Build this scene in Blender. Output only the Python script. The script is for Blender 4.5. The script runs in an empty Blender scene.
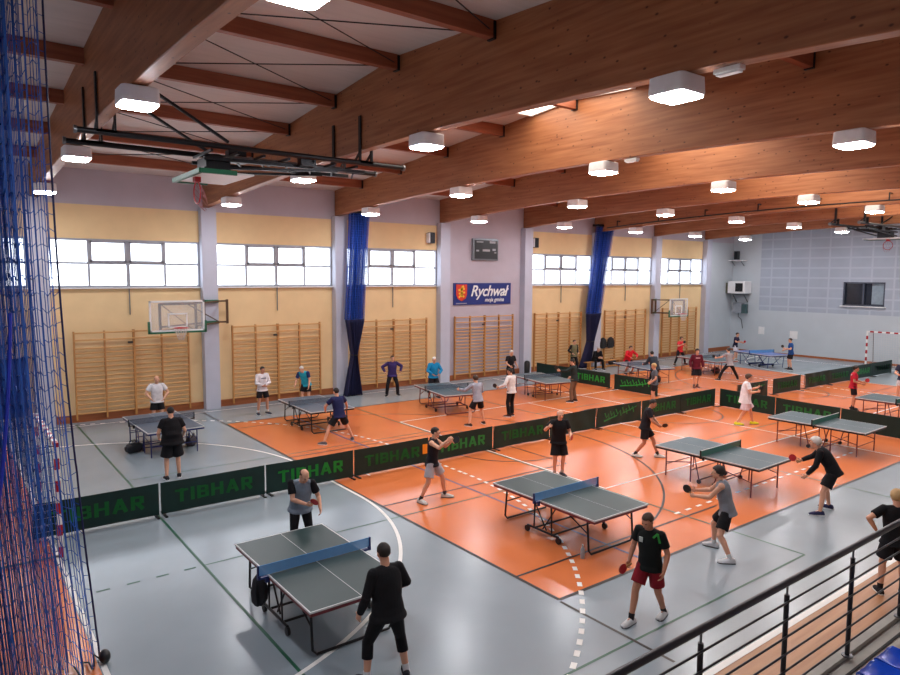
import bpy, bmesh, math, random
from mathutils import Vector, Matrix
random.seed(7)
PI = math.pi
sc = bpy.context.scene
COL = sc.collection
V = Vector

# ------------------------------------------------------------------ materials
def lin(c):
    return tuple(((v / 255) / 12.92 if v / 255 <= .04045 else ((v / 255 + .055) / 1.055) ** 2.4) for v in c)

MATS = {}
def pm(name, rgb, rough=.6, metal=0., var=.10, scale=6., bump=0., stretch=(1, 1, 1), emit=0., alpha=1., spec=.5, trans=0.):
    """node material: base colour gently varied by noise in object space"""
    if name in MATS:
        return MATS[name]
    m = bpy.data.materials.new(name)
    m.use_nodes = True
    nt = m.node_tree
    N, L = nt.nodes, nt.links
    b = N['Principled BSDF']
    c = lin(rgb)
    tc = N.new('ShaderNodeTexCoord')
    mp = N.new('ShaderNodeMapping')
    mp.inputs['Scale'].default_value = stretch
    L.new(tc.outputs['Object'], mp.inputs['Vector'])
    nz = N.new('ShaderNodeTexNoise')
    nz.inputs['Scale'].default_value = scale
    nz.inputs['Detail'].default_value = 4
    L.new(mp.outputs['Vector'], nz.inputs['Vector'])
    rp = N.new('ShaderNodeValToRGB')
    rp.color_ramp.elements[0].position = .3
    rp.color_ramp.elements[1].position = .7
    rp.color_ramp.elements[0].color = (*[v * (1 - var) for v in c], 1)
    rp.color_ramp.elements[1].color = (*[min(1, v * (1 + var)) for v in c], 1)
    L.new(nz.outputs['Fac'], rp.inputs['Fac'])
    L.new(rp.outputs['Color'], b.inputs['Base Color'])
    b.inputs['Roughness'].default_value = rough
    b.inputs['Metallic'].default_value = metal
    b.inputs['Specular IOR Level'].default_value = spec
    if trans:
        b.inputs['Transmission Weight'].default_value = trans
    b.inputs['Alpha'].default_value = alpha
    if emit:
        b.inputs['Emission Color'].default_value = (*c, 1)
        b.inputs['Emission Strength'].default_value = emit
    if bump:
        bp = N.new('ShaderNodeBump')
        bp.inputs['Strength'].default_value = bump
        bp.inputs['Distance'].default_value = .02
        L.new(nz.outputs['Fac'], bp.inputs['Height'])
        L.new(bp.outputs['Normal'], b.inputs['Normal'])
    MATS[name] = m
    return m

def wood(name, rgb, dark, axis=1, rough=.5, knots=True, gs=1.0):
    """laminated timber: lamella bands, long grain and dark knots"""
    if name in MATS:
        return MATS[name]
    m = bpy.data.materials.new(name)
    m.use_nodes = True
    nt = m.node_tree
    N, L = nt.nodes, nt.links
    b = N['Principled BSDF']
    tc = N.new('ShaderNodeTexCoord')
    mp = N.new('ShaderNodeMapping')
    s = [9 * gs, 9 * gs, 9 * gs]
    s[axis] = .5 * gs
    mp.inputs['Scale'].default_value = s
    L.new(tc.outputs['Object'], mp.inputs['Vector'])
    nz = N.new('ShaderNodeTexNoise')
    nz.inputs['Scale'].default_value = 1.5
    nz.inputs['Detail'].default_value = 6
    L.new(mp.outputs['Vector'], nz.inputs['Vector'])
    rp = N.new('ShaderNodeValToRGB')
    rp.color_ramp.elements[0].position = .32
    rp.color_ramp.elements[1].position = .68
    rp.color_ramp.elements[0].color = (*lin(dark), 1)
    rp.color_ramp.elements[1].color = (*lin(rgb), 1)
    L.new(nz.outputs['Fac'], rp.inputs['Fac'])
    out = rp.outputs['Color']
    if knots:
        mk = N.new('ShaderNodeMapping')
        s2 = [7.0, 7.0, 7.0]
        s2[axis] = 4.2
        mk.inputs['Scale'].default_value = s2
        L.new(tc.outputs['Object'], mk.inputs['Vector'])
        vo = N.new('ShaderNodeTexVoronoi')
        vo.inputs['Scale'].default_value = 1.0
        L.new(mk.outputs['Vector'], vo.inputs['Vector'])
        k = N.new('ShaderNodeValToRGB')
        k.color_ramp.elements[0].position = .08
        k.color_ramp.elements[1].position = .15
        k.color_ramp.elements[0].color = (.22, .17, .14, 1)
        k.color_ramp.elements[1].color = (1, 1, 1, 1)
        L.new(vo.outputs['Distance'], k.inputs['Fac'])
        mx = N.new('ShaderNodeMix')
        mx.data_type = 'RGBA'
        mx.blend_type = 'MULTIPLY'
        mx.inputs['Factor'].default_value = .9
        L.new(out, mx.inputs['A'])
        L.new(k.outputs['Color'], mx.inputs['B'])
        out = mx.outputs['Result']
    L.new(out, b.inputs['Base Color'])
    b.inputs['Roughness'].default_value = rough
    MATS[name] = m
    return m

def glow(name, rgb, strength):
    if name in MATS:
        return MATS[name]
    m = bpy.data.materials.new(name)
    m.use_nodes = True
    nt = m.node_tree
    N, L = nt.nodes, nt.links
    b = N['Principled BSDF']
    b.inputs['Base Color'].default_value = (.8, .8, .8, 1)
    b.inputs['Roughness'].default_value = .4
    b.inputs['Emission Color'].default_value = (*lin(rgb), 1)
    b.inputs['Emission Strength'].default_value = strength
    MATS[name] = m
    return m

def banded(name, c1, c2, axis, period):
    """alternating painted bands along one object axis"""
    if name in MATS:
        return MATS[name]
    m = bpy.data.materials.new(name)
    m.use_nodes = True
    nt = m.node_tree
    N, L = nt.nodes, nt.links
    b = N['Principled BSDF']
    tc = N.new('ShaderNodeTexCoord')
    sp = N.new('ShaderNodeSeparateXYZ')
    L.new(tc.outputs['Object'], sp.inputs[0])
    a = N.new('ShaderNodeMath'); a.operation = 'ADD'; a.inputs[1].default_value = 50 * period
    L.new(sp.outputs[axis], a.inputs[0])
    d = N.new('ShaderNodeMath'); d.operation = 'MODULO'; d.inputs[1].default_value = period
    L.new(a.outputs[0], d.inputs[0])
    g = N.new('ShaderNodeMath'); g.operation = 'GREATER_THAN'; g.inputs[1].default_value = period / 2
    L.new(d.outputs[0], g.inputs[0])
    mx = N.new('ShaderNodeMix'); mx.data_type = 'RGBA'
    L.new(g.outputs[0], mx.inputs['Factor'])
    mx.inputs['A'].default_value = (*lin(c1), 1)
    mx.inputs['B'].default_value = (*lin(c2), 1)
    L.new(mx.outputs['Result'], b.inputs['Base Color'])
    b.inputs['Roughness'].default_value = .4
    MATS[name] = m
    return m

def gridded(name, rgb, line, axes, size, width, rough=.8):
    """panel joints: thin lines on a regular grid in two object axes"""
    m = bpy.data.materials.new(name)
    m.use_nodes = True
    nt = m.node_tree
    N, L = nt.nodes, nt.links
    b = N['Principled BSDF']
    tc = N.new('ShaderNodeTexCoord')
    sp = N.new('ShaderNodeSeparateXYZ')
    L.new(tc.outputs['Object'], sp.inputs[0])
    outs = []
    for ax, sz in zip(axes, size):
        a = N.new('ShaderNodeMath'); a.operation = 'ADD'; a.inputs[1].default_value = 100 * sz
        L.new(sp.outputs[ax], a.inputs[0])
        d = N.new('ShaderNodeMath'); d.operation = 'MODULO'; d.inputs[1].default_value = sz
        L.new(a.outputs[0], d.inputs[0])
        g = N.new('ShaderNodeMath'); g.operation = 'LESS_THAN'; g.inputs[1].default_value = width
        L.new(d.outputs[0], g.inputs[0])
        outs.append(g)
    mxm = N.new('ShaderNodeMath'); mxm.operation = 'MAXIMUM'
    L.new(outs[0].outputs[0], mxm.inputs[0]); L.new(outs[1].outputs[0], mxm.inputs[1])
    nz = N.new('ShaderNodeTexNoise'); nz.inputs['Scale'].default_value = 1.3; nz.inputs['Detail'].default_value = 3
    L.new(tc.outputs['Object'], nz.inputs['Vector'])
    rp = N.new('ShaderNodeValToRGB')
    c = lin(rgb)
    rp.color_ramp.elements[0].color = (*[v * .9 for v in c], 1)
    rp.color_ramp.elements[1].color = (*[v * 1.1 for v in c], 1)
    L.new(nz.outputs['Fac'], rp.inputs['Fac'])
    mx = N.new('ShaderNodeMix'); mx.data_type = 'RGBA'
    L.new(mxm.outputs[0], mx.inputs['Factor'])
    L.new(rp.outputs['Color'], mx.inputs['A'])
    mx.inputs['B'].default_value = (*lin(line), 1)
    L.new(mx.outputs['Result'], b.inputs['Base Color'])
    b.inputs['Roughness'].default_value = rough
    MATS[name] = m
    return m

M = dict(
    grey=pm('floor_grey', (142, 154, 162), .24, var=.05, scale=.7, spec=.6),
    orange=pm('floor_orange', (214, 118, 66), .24, var=.06, scale=.6, spec=.6),
    tan=wood('floor_parquet', (180, 128, 84), (160, 106, 66), 0, .35, False),
    white_line=pm('line_white', (232, 230, 226), .4, var=.03),
    black_line=pm('line_black', (38, 34, 34), .4, var=.05),
    green_line=pm('line_green', (22, 84, 62), .4, var=.05),
    blue_line=pm('line_blue', (92, 84, 120), .4, var=.05),
    beige=pm('wall_beige', (230, 200, 152), .85, var=.04, scale=1.5),
    lilac=pm('wall_lilac', (186, 178, 188), .85, var=.04, scale=1.5),
    pilaster=pm('pilaster_paint', (184, 186, 200), .8, var=.04, scale=1.5),
    pale=pm('wall_pale_blue', (188, 196, 202), .8, var=.03, scale=1.0),
    acoustic=gridded('wall_acoustic', (164, 173, 187), (178, 186, 198), (1, 2), (1.2, .62), .10),
    ceiling=pm('ceiling_sheet', (206, 198, 194), .8, var=.05, scale=1.0, bump=.15, stretch=(1, 8, 1)),
    skirting=wood('skirting_wood', (170, 98, 52), (140, 76, 40), 0, .5, False),
    beam=wood('beam_timber', (168, 110, 72), (138, 82, 50), 1),
    purlin=wood('purlin_timber', (158, 90, 60), (130, 68, 44), 0, .6, False),
    bars=wood('bars_timber', (202, 146, 82), (170, 112, 56), 2, .5, False),
    rungs=wood('rung_timber', (216, 166, 104), (190, 136, 78), 0, .5, False),
    alu=pm('window_alu', (158, 160, 168), .4, .3, var=.04),
    sky=glow('window_daylight', (232, 243, 255), 4.0),
    skylight=glow('skylight_daylight', (255, 246, 228), 5.5),
    lamp=glow('lamp_diffuser', (250, 250, 255), 105.),
    lampbox=pm('lamp_box', (236, 236, 240), .5, var=.04),
    dark_steel=pm('dark_steel', (34, 34, 38), .4, .5, var=.1),
    grey_steel=pm('grey_steel', (120, 122, 126), .35, .7, var=.08),
    brown_steel=pm('brown_steel', (92, 66, 48), .5, .3, var=.1),
    black=pm('black_paint', (24, 24, 26), .45, var=.1),
    rail=pm('rail_black', (40, 40, 46), .35, .3, var=.1),
    concrete=pm('stand_concrete', (172, 168, 160), .8, var=.1, scale=4, bump=.1),
    seam=pm('stand_seam', (54, 54, 54), .8),
    seat_blue=pm('seat_blue', (20, 84, 214), .18, var=.06),
    net_blue=pm('net_blue', (22, 84, 172), .6, var=.15),
    net_blue_light=pm('net_blue_light', (30, 74, 170), .6, var=.15),
    curtain_navy=pm('curtain_navy', (24, 26, 66), .75, var=.15),
    white=pm('white_paint', (232, 232, 232), .45, var=.03),
    glass=pm('board_glass', (225, 232, 236), .08, var=.02, alpha=.22),
    green_pad=pm('green_pad', (16, 96, 66), .5, var=.08),
    red_rim=pm('red_rim', (176, 24, 36), .4, var=.08),
    net_white=pm('net_white', (220, 210, 206), .7, var=.05),
    barrier=pm('barrier_vinyl', (13, 42, 37), .5, var=.2, scale=3, spec=.35),
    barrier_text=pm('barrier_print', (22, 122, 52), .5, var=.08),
    barrier_text_bright=pm('barrier_print_bright', (36, 168, 60), .5, var=.08),  # brighter green variant of the same print
    orange_patch=pm('orange_print', (232, 140, 30), .5, var=.05),
    red_band=banded('goal_red_white', (170, 18, 30), (232, 232, 230), 2, .4),
    red_band_x=banded('goal_red_white_bar', (170, 18, 30), (232, 232, 230), 1, .4),
)

# ------------------------------------------------------------------ mesh builder
class MB:
    def __init__(s):
        s.v, s.f, s.m = [], [], []
    def add(s, vs, fs, mi=0):
        o = len(s.v)
        s.v += [tuple(p) for p in vs]
        s.f += [tuple(i + o for i in f) for f in fs]
        s.m += [mi] * len(fs)
        return s
    def box(s, c, size, R=None, mi=0):
        c = V(c)
        hx, hy, hz = [d / 2 for d in size]
        vs = [V((x, y, z)) for x in (-hx, hx) for y in (-hy, hy) for z in (-hz, hz)]
        if R is not None:
            vs = [R @ p for p in vs]
        return s.add([c + p for p in vs], [(0, 1, 3, 2), (4, 6, 7, 5), (0, 4, 5, 1), (2, 3, 7, 6), (0, 2, 6, 4), (1, 5, 7, 3)], mi)
    def bar(s, p0, p1, w, h, up=(0, 0, 1), mi=0):
        p0, p1 = V(p0), V(p1)
        d = (p1 - p0)
        ln = d.length
        d.normalize()
        u = V(up)
        if abs(u.dot(d)) > .98:
            u = V((1, 0, 0))
        r = d.cross(u).normalized()
        u = r.cross(d)
        R = Matrix((r, d, u)).transposed()
        return s.box((p0 + p1) / 2, (w, ln, h), R, mi)
    def loft(s, rings, mi=0, cap=True):
        """rings: list of lists of points (same count)"""
        n = len(rings[0])
        vs = [p for r in rings for p in r]
        fs = []
        for k in range(len(rings) - 1):
            for i in range(n):
                j = (i + 1) % n
                fs.append((k * n + i, k * n + j, (k + 1) * n + j, (k + 1) * n + i))
        if cap:
            fs.append(tuple(range(n - 1, -1, -1)))
            fs.append(tuple((len(rings) - 1) * n + i for i in range(n)))
        return s.add(vs, fs, mi)
    def ell(s, rs, n=20, mi=0, cap=True):
        """rs: list of (centre, xaxis, yaxis, rx, ry)"""
        out = []
        for c, X, Y, rx, ry in rs:
            out.append([V(c) + X * (rx * math.cos(2 * PI * i / n)) + Y * (ry * math.sin(2 * PI * i / n)) for i in range(n)])
        return s.loft(out, mi, cap)
    def tube(s, pts, r, n=8, mi=0, closed=False):
        pts = [V(p) for p in pts]
        rr = r if isinstance(r, (list, tuple)) else [r] * len(pts)
        rings = []
        prev = None
        for i, p in enumerate(pts):
            if closed:
                d = pts[(i + 1) % len(pts)] - pts[i - 1]
            else:
                d = pts[min(i + 1, len(pts) - 1)] - pts[max(i - 1, 0)]
            d.normalize()
            if prev is None:
                a = V((0, 0, 1)) if abs(d.z) < .9 else V((1, 0, 0))
            else:
                a = prev
            X = (a - d * a.dot(d)).normalized()
            prev = X
            Y = d.cross(X)
            rings.append([p + X * (rr[i] * math.cos(2 * PI * k / n)) + Y * (rr[i] * math.sin(2 * PI * k / n)) for k in range(n)])
        if closed:
            rings.append(rings[0])
            return s.loft(rings, mi, False)
        return s.loft(rings, mi, True)
    def cap(s, p0, p1, r0, r1, n=12, mi=0):
        """capsule with two radii"""
        p0, p1 = V(p0), V(p1)
        d = p1 - p0
        if d.length < 1e-6:
            d = V((0, 0, 1e-4))
        d = d.normalized()
        a = V((0, 0, 1)) if abs(d.z) < .9 else V((1, 0, 0))
        X = (a - d * a.dot(d)).normalized()
        Y = d.cross(X)
        rings = []
        def ring(c, r):
            rings.append([c + X * (r * math.cos(2 * PI * k / n)) + Y * (r * math.sin(2 * PI * k / n)) for k in range(n)])
        for t in (80, 55, 28):
            t = math.radians(t)
            ring(p0 - d * (r0 * math.sin(t)), r0 * math.cos(t))
        ring(p0, r0)
        ring(p1, r1)
        for t in (28, 55, 80):
            t = math.radians(t)
            ring(p1 + d * (r1 * math.sin(t)), r1 * math.cos(t))
        return s.loft(rings, mi, True)
    def sph(s, c, rad, R=None, n=16, k=10, mi=0):
        c = V(c)
        rings = []
        for j in range(k):
            t = -PI / 2 + PI * (j + .5) / k
            ring = []
            for i in range(n):
                p = V((rad[0] * math.cos(t) * math.cos(2 * PI * i / n), rad[1] * math.cos(t) * math.sin(2 * PI * i / n), rad[2] * math.sin(t)))
                ring.append(c + (R @ p if R is not None else p))
            rings.append(ring)
        return s.loft(rings, mi, True)
    def mesh(s, name, mats, smooth=False):
        me = bpy.data.meshes.new(name)
        me.from_pydata(s.v, [], s.f)
        if not isinstance(mats, (list, tuple)):
            mats = [mats]
        for m in mats:
            me.materials.append(m)
        if len(mats) > 1:
            me.polygons.foreach_set('material_index', s.m)
        bm = bmesh.new()
        bm.from_mesh(me)
        bmesh.ops.recalc_face_normals(bm, faces=bm.faces)
        bm.to_mesh(me)
        bm.free()
        if smooth:
            me.polygons.foreach_set('use_smooth', [True] * len(me.polygons))
            try:
                me.set_sharp_from_angle(angle=math.radians(42))
            except Exception:
                pass
        me.update()
        return me
    def build(s, name, mats, parent=None, smooth=False, bevel=0.):
        o = bpy.data.objects.new(name, s.mesh(name, mats, smooth))
        COL.objects.link(o)
        if parent is not None:
            o.parent = parent
        if bevel:
            b = o.modifiers.new('soft_edges', 'BEVEL')
            b.width = bevel
            b.segments = 2
            b.limit_method = 'ANGLE'
        return o

def tag(o, label, cat, group=None, kind=None):
    o['label'] = label
    o['category'] = cat
    if group:
        o['group'] = group
    if kind:
        o['kind'] = kind
    return o
def empty(name, loc, rz=0.):
    o = bpy.data.objects.new(name, None)
    o.empty_display_size = .2
    COL.objects.link(o)
    o.location = loc
    o.rotation_euler = (0, 0, rz)
    return o
def thing(name, label, cat, loc, rz=0., group=None):
    return tag(empty(name, loc, rz), label, cat, group)
def copy_tree(o, parent=None):
    c = o.copy()
    COL.objects.link(c)
    c.parent = parent
    for ch in list(o.children):
        copy_tree(ch, c)
    return c
def struct(name, mb, mats, parent=None, label=None, cat='wall', smooth=False):
    o = mb.build(name, mats, parent, smooth)
    if parent is None:
        o['kind'] = 'structure'
        tag(o, label, cat)
    return o

ORD = ['first', 'second', 'third', 'fourth', 'fifth', 'sixth', 'seventh', 'eighth', 'ninth', 'tenth', 'eleventh', 'twelfth']

# ------------------------------------------------------------------ the hall
YW, YN, XL, XE = 25.6, -1.6, -.7, 43.7
RIDGE = 12.3
BX = [2.58, 8.0, 13.4, 18.8, 24.1, 29.5, 34.9, 40.3]
def zroof(y):
    return 9.60 - (.083 if y > RIDGE else .058) * abs(y - RIDGE)
def zbeam(y):
    return 7.89 - (.0025 if y > 12.6 else .0037) * (y - 12.6) ** 2

# floor in three colour zones
mb = MB()
def quad(x0, x1, y0, y1, z, mi):
    mb.add([(x0, y0, z), (x1, y0, z), (x1, y1, z), (x0, y1, z)], [(0, 1, 2, 3)], mi)
OX0, OX1, OY0, OY1 = 7.5, 35.6, 7.05, 22.45
TY = 4.5
quad(XL, XE, YN, TY, 0, 2)
quad(XL, 1.40, TY, YW, 0, 1)
quad(1.40, XE, TY, OY0, 0, 0)
quad(1.40, OX0, OY0, OY1, 0, 0)
quad(OX0, OX1, OY0, OY1, 0, 1)
quad(OX1, XE, OY0, OY1, 0, 0)
quad(1.40, XE, OY1, YW, 0, 0)
floor = struct('floor', mb, [M['grey'], M['orange'], M['tan']], None, 'glossy grey sports floor with an orange court and tan edge', 'floor')

# painted lines lie on the floor
LN = {k: MB() for k in ('white', 'black', 'green', 'blue')}
def seg(k, x0, y0, x1, y1, w=.05, z=.0015):
    d = V((x1 - x0, y1 - y0, 0)).normalized()
    n = V((-d.y, d.x, 0)) * (w / 2)
    a, b = V((x0, y0, z)), V((x1, y1, z))
    LN[k].add([a - n, b - n, b + n, a + n], [(0, 1, 2, 3)])
def arc(k, cx, cy, r, a0, a1, w=.05, n=48, dash=None, z=.0015):
    st = (a1 - a0) / n
    for i in range(n):
        if dash and i % 2:
            continue
        t0, t1 = a0 + st * i, a0 + st * (i + 1)
        pts = []
        for t, rr in ((t0, r - w / 2), (t1, r - w / 2), (t1, r + w / 2), (t0, r + w / 2)):
            pts.append((cx + rr * math.cos(t), cy + rr * math.sin(t), z))
        LN[k].add(pts, [(0, 1, 2, 3)])
def rect(k, x0, x1, y0, y1, w=.05, z=.0015):
    for a in ((x0, y0, x1, y0), (x1, y0, x1, y1), (x1, y1, x0, y1), (x0, y1, x0, y0)):
        seg(k, *a, w=w, z=z)
CY = 14.8
seg('white', 1.45, 4.53, 41.5, 4.53, .10)
seg('white', 1.45, 24.85, 41.5, 24.85)
seg('white', 1.45, 4.5, 1.45, 24.9, .07)
seg('white', 41.5, 4.5, 41.5, 24.9, .07)
seg('white', 21.5, 4.5, 21.5, 24.9)
for gx, sg in ((1.45, 1), (41.5, -1)):
    for cy, a in ((16.3, 0), (13.3, -PI / 2)):
        a0, a1 = (a, a + PI / 2) if sg > 0 else (PI - a - PI / 2, PI - a)
        arc('white', gx, cy, 6.0, a0, a1, .07)
        arc('white', gx, cy, 9.05, a0, a1, .08, 95, True)
    seg('white', gx + sg * 6, 13.3, gx + sg * 6, 16.3, .07)
    for i in range(10):
        seg('white', gx + sg * 9.05, 13.36 + i * .3, gx + sg * 9.05, 13.51 + i * .3, .08)
    seg('white', gx + sg * 7, 14.5, gx + sg * 7, 15.1)
rect('white', 12.45, 30.5, 10.3, 19.3)
seg('white', 18.5, 10.3, 18.5, 19.3)
seg('white', 24.5, 10.3, 24.5, 19.3)
for i in range(22):
    seg('white', 12.3 + i * .4, 8.28, 12.48 + i * .4, 8.28, .07)
# basketball court in black
rect('black', OX0, OX1, OY0, OY1, .07)
for x0, sg in ((OX0, 1), (OX1, -1)):
    seg('black', x0, 8.05, x0 + sg * 1.6, 8.05)
    seg('black', x0 + sg * 1.6, 8.05, x0 + sg * 6.0, 8.05)
    seg('black', x0, 21.55, x0 + sg * 1.6, 21.55)
    aa = math.asin(6.75 / 6.95)
    if sg > 0:
        arc('black', x0 + 1.6, CY, 6.95, -aa, aa)
    else:
        arc('black', x0 - 1.6, CY, 6.95, PI - aa, PI + aa)
    seg('black', x0, 12.35, x0 + sg * 5.8, 12.35)
    seg('black', x0, 17.25, x0 + sg * 5.8, 17.25)
    seg('black', x0 + sg * 5.8, 12.35, x0 + sg * 5.8, 17.25)
    arc('black', x0 + sg * 5.8, CY, 1.8, 0, 2 * PI)
arc('black', 21.5, CY, 1.8, 0, 2 * PI)
seg('black', 7.47, 4.95, 7.47, 7.0)
seg('black', 7.47, 22.5, 7.47, 24.8)
# green cross-wise volleyball courts
for x0 in (3.43, 17.3, 31.0):
    seg('green', x0, 5.6, x0, 25.2)
    seg('green', x0 + 8.95, 5.6, x0 + 8.95, 25.0)
    for y in (5.6, 11.6, 17.6, 23.6):
        seg('green', x0, y, x0 + 8.95, y, .04)
for i in range(4):
    seg('green', 3.3 - i * .45, 11.6, 3.1 - i * .45, 11.6, .05)
seg('blue', 9.83, 7.2, 9.83, 22.3, .06)
seg('blue', 33.2, 7.2, 33.2, 22.3, .06)
for z, k in enumerate(('white', 'black', 'green', 'blue')):
    o = LN[k].build('court_marking', M[k + '_line'], floor)
    o.location.z = .0012 * (3 - z)

# window wall
WIN_Z0, WIN_Z1, ZB = 4.56, 6.2, 7.33
bays = []
edges = [XL] + BX + [XE]
BARE = 4                                     # the plain bay with the scoreboard
for i in range(len(edges) - 1):
    x0 = edges[i] + (.27 if i else 0)
    x1 = edges[i + 1] - (.27 if i < len(edges) - 2 else 0)
    bays.append((x0, x1))
mbw = MB()
def panel(x0, x1, z0, z1, mi):
    mbw.box(((x0 + x1) / 2, YW + .15, (z0 + z1) / 2), (x1 - x0, .3, z1 - z0), None, mi)
for i, (x0, x1) in enumerate(bays):
    a, b = edges[i], edges[i + 1]
    if i == BARE:
        panel(a, b, 0, ZB, 1)
    elif i == len(bays) - 1:
        panel(a, b, 0, ZB, 2)
    else:
        panel(a, b, 0, WIN_Z0, 0)
        panel(a, b, WIN_Z1, ZB, 0)
    panel(a, b, ZB, 8.7, 1)
struct('wall_window_side', mbw, [M['beige'], M['lilac'], M['pale']], None, 'beige window wall with lilac band under the roof', 'wall')
for n, x in enumerate(BX):
    mb = MB().box((x, YW - .17, 3.72), (.54, .36, 7.44))
    struct(f'trim_{n + 1}', mb, M['pilaster'], None, f'pale grey wall pilaster under the {ORD[n]} roof beam', 'pilaster')
nwin = 0
for i, (x0, x1) in enumerate(bays):
    if i == BARE or i == len(bays) - 1:
        continue
    nwin += 1
    if i == 0:
        x0, x1 = -.4, 2.3
    w = empty(f'window_{nwin}', ((x0 + x1) / 2, YW, (WIN_Z0 + WIN_Z1) / 2))
    w['kind'] = 'structure'
    tag(w, f'bright strip window of eight panes, {ORD[nwin - 1]} along the beige wall', 'window')
    hw, hh = (x1 - x0) / 2, (WIN_Z1 - WIN_Z0) / 2
    f = MB()
    nx = 4
    for k in range(nx + 1):
        xx = -hw + 2 * hw * k / nx
        wd = .11 if k == 2 else .07
        xx = min(max(xx, -hw + wd / 2), hw - wd / 2)
        f.box((xx, .05, 0), (wd, .12, 2 * hh))
    for zz in (-hh + .035, .0, hh - .035):
        f.box((0, .05, zz), (2 * hw, .11, .07))
    # opening casements in the middle of the upper row
    for k in (1, 2):
        cx0, cx1 = -hw + hw / 2 * k + .04, -hw + hw / 2 * (k + 1) - .04
        f.box(((cx0 + cx1) / 2, .03, .07), (cx1 - cx0, .1, .07))
        f.box(((cx0 + cx1) / 2, .03, hh - .09), (cx1 - cx0, .1, .07))
        f.box((cx0 + .03, .03, hh / 2), (.07, .1, hh))
        f.box((cx1 - .03, .03, hh / 2), (.07, .1, hh))
    f.build('window_frame', M['alu'], w)
    MB().box((0, .14, 0), (2 * hw, .02, 2 * hh)).build('pane', M['sky'], w)
    MB().box((0, -.06, -hh - .02), (2 * hw, .14, .035)).build('sill', M['white'], w)
    MB().bar((0, -.05, -hh - .04), (0, -.05, -hh - .95), .03, .03).build('opener_rod', M['grey_steel'], w)

# end wall (right), with acoustic panelling and a control-room window
mb = MB()
wy0, wy1, wz0, wz1 = 16.1, 18.38, 3.36, 4.78
def ewall(y0, y1, z0, z1, mi, x=XE):
    mb.box((x + .15, (y0 + y1) / 2, (z0 + z1) / 2), (.3, y1 - y0, z1 - z0), None, mi)
ewall(YN, YW, 0, 2.85, 0)
for (a, b, c, d) in ((YN, wy0, 2.85, 9.6), (wy1, 23.6, 2.85, 9.6), (wy0, wy1, 2.85, wz0), (wy0, wy1, wz1, 9.6)):
    ewall(a, b, c, d, 1)
ewall(23.6, YW, 2.85, 9.6, 0)
struct('wall_end', mb, [M['pale'], M['acoustic']], None, 'pale blue end wall with gridded acoustic panelling above', 'wall')
w = empty('window_9', (XE, (wy0 + wy1) / 2, (wz0 + wz1) / 2))
w['kind'] = 'structure'
tag(w, 'dark control room window in the pale blue end wall', 'window')
hw, hh = (wy1 - wy0) / 2, (wz1 - wz0) / 2
f = MB()
for yy, wd in ((-hw + .04, .08), (.02, .10), (hw - .04, .08)):
    f.box((.08, yy, 0), (.12, wd, 2 * hh))
for zz in (-hh + .04, hh - .04):
    f.box((.08, 0, zz), (.12, 2 * hw, .08))
f.build('window_frame', pm('dark_frame', (66, 74, 90), .4), w)
MB().box((.2, 0, 0), (.02, 2 * hw, 2 * hh)).build('pane', pm('dark_glass', (40, 48, 60), .1, var=.1), w)
MB().box((.17, -hw * .62, .03), (.02, hw * .55, hh * 1.75)).build('blind', pm('blind_grey', (140, 156, 168), .7), w)
MB().box((-.03, 0, -hh - .03), (.2, 2 * hw + .2, .05)).build('sill', M['white'], w)

# left, near and ceiling
struct('wall_left', MB().box((XL - .15, 12, 4.8), (.3, YW - YN, 9.6)), M['pale'], None, 'pale end wall behind the blue net', 'wall')
struct('wall_near', MB().box(((XL + XE) / 2, YN - .15, 4.8), (XE - XL, .3, 9.6)), M['lilac'], None, 'plain wall behind the spectator stand', 'wall')
mb = MB()
t = .12
for ya, yb in ((YN, RIDGE), (RIDGE, YW + .3)):
    mb.add([(XL, ya, zroof(ya)), (XE, ya, zroof(ya)), (XE, yb, zroof(yb)), (XL, yb, zroof(yb)),
            (XL, ya, zroof(ya) + t), (XE, ya, zroof(ya) + t), (XE, yb, zroof(yb) + t), (XL, yb, zroof(yb) + t)],
           [(0, 1, 2, 3), (4, 7, 6, 5), (0, 4, 5, 1), (2, 6, 7, 3), (0, 3, 7, 4), (1, 5, 6, 2)])
struct('ceiling', mb, M['ceiling'], None, 'pale sheet roof lining sloping from the ridge above the timber', 'ceiling')
n = 9
for i in range(1, 7):                       # daylight strips near the ridge, one to a bay
    n += 1
    x0, x1 = BX[i] + .9, BX[i + 1] - .18
    w = empty(f'window_{n}', ((x0 + x1) / 2, 11.6, zroof(11.6)))
    w['kind'] = 'structure'
    tag(w, f'bright roof light near the ridge between the {ORD[i]} and {ORD[i + 1]} beams', 'skylight')
    y0, y1 = 10.4, 13.85
    p = MB(); fr = MB()
    for ya, yb in ((y0, RIDGE), (RIDGE, y1)):
        za, zb = zroof(ya) - .03, zroof(yb) - .03
        p.add([(x0, ya, za), (x1, ya, za), (x1, yb, zb), (x0, yb, zb)], [(0, 1, 2, 3)])
        for xx in (x0, x1):
            fr.bar((xx, ya, za), (xx, yb, zb), .08, .08)
    for yy in (y0, y1):
        fr.bar((x0, yy, zroof(yy) - .03), (x1, yy, zroof(yy) - .03), .08, .08)
    T = Matrix.Translation(-w.location)
    for q, nm, mt in ((p, 'pane', M['skylight']), (fr, 'window_frame', M['white'])):
        o = q.build(nm, mt, w)
        o.data.transform(T)
mb = MB()
for i, (x0, x1) in enumerate(bays):
    mb.box(((x0 + x1) / 2, YW - .02, .13), (x1 - x0, .04, .26))
struct('baseboard_window_side', mb, M['skirting'], None, 'brown wooden skirting along the window wall', 'skirting')
struct('baseboard_end', MB().box((XE - .015, 15, .06), (.03, 21, .12)), M['skirting'], None, 'low brown skirting along the pale blue end wall', 'skirting')

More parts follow.
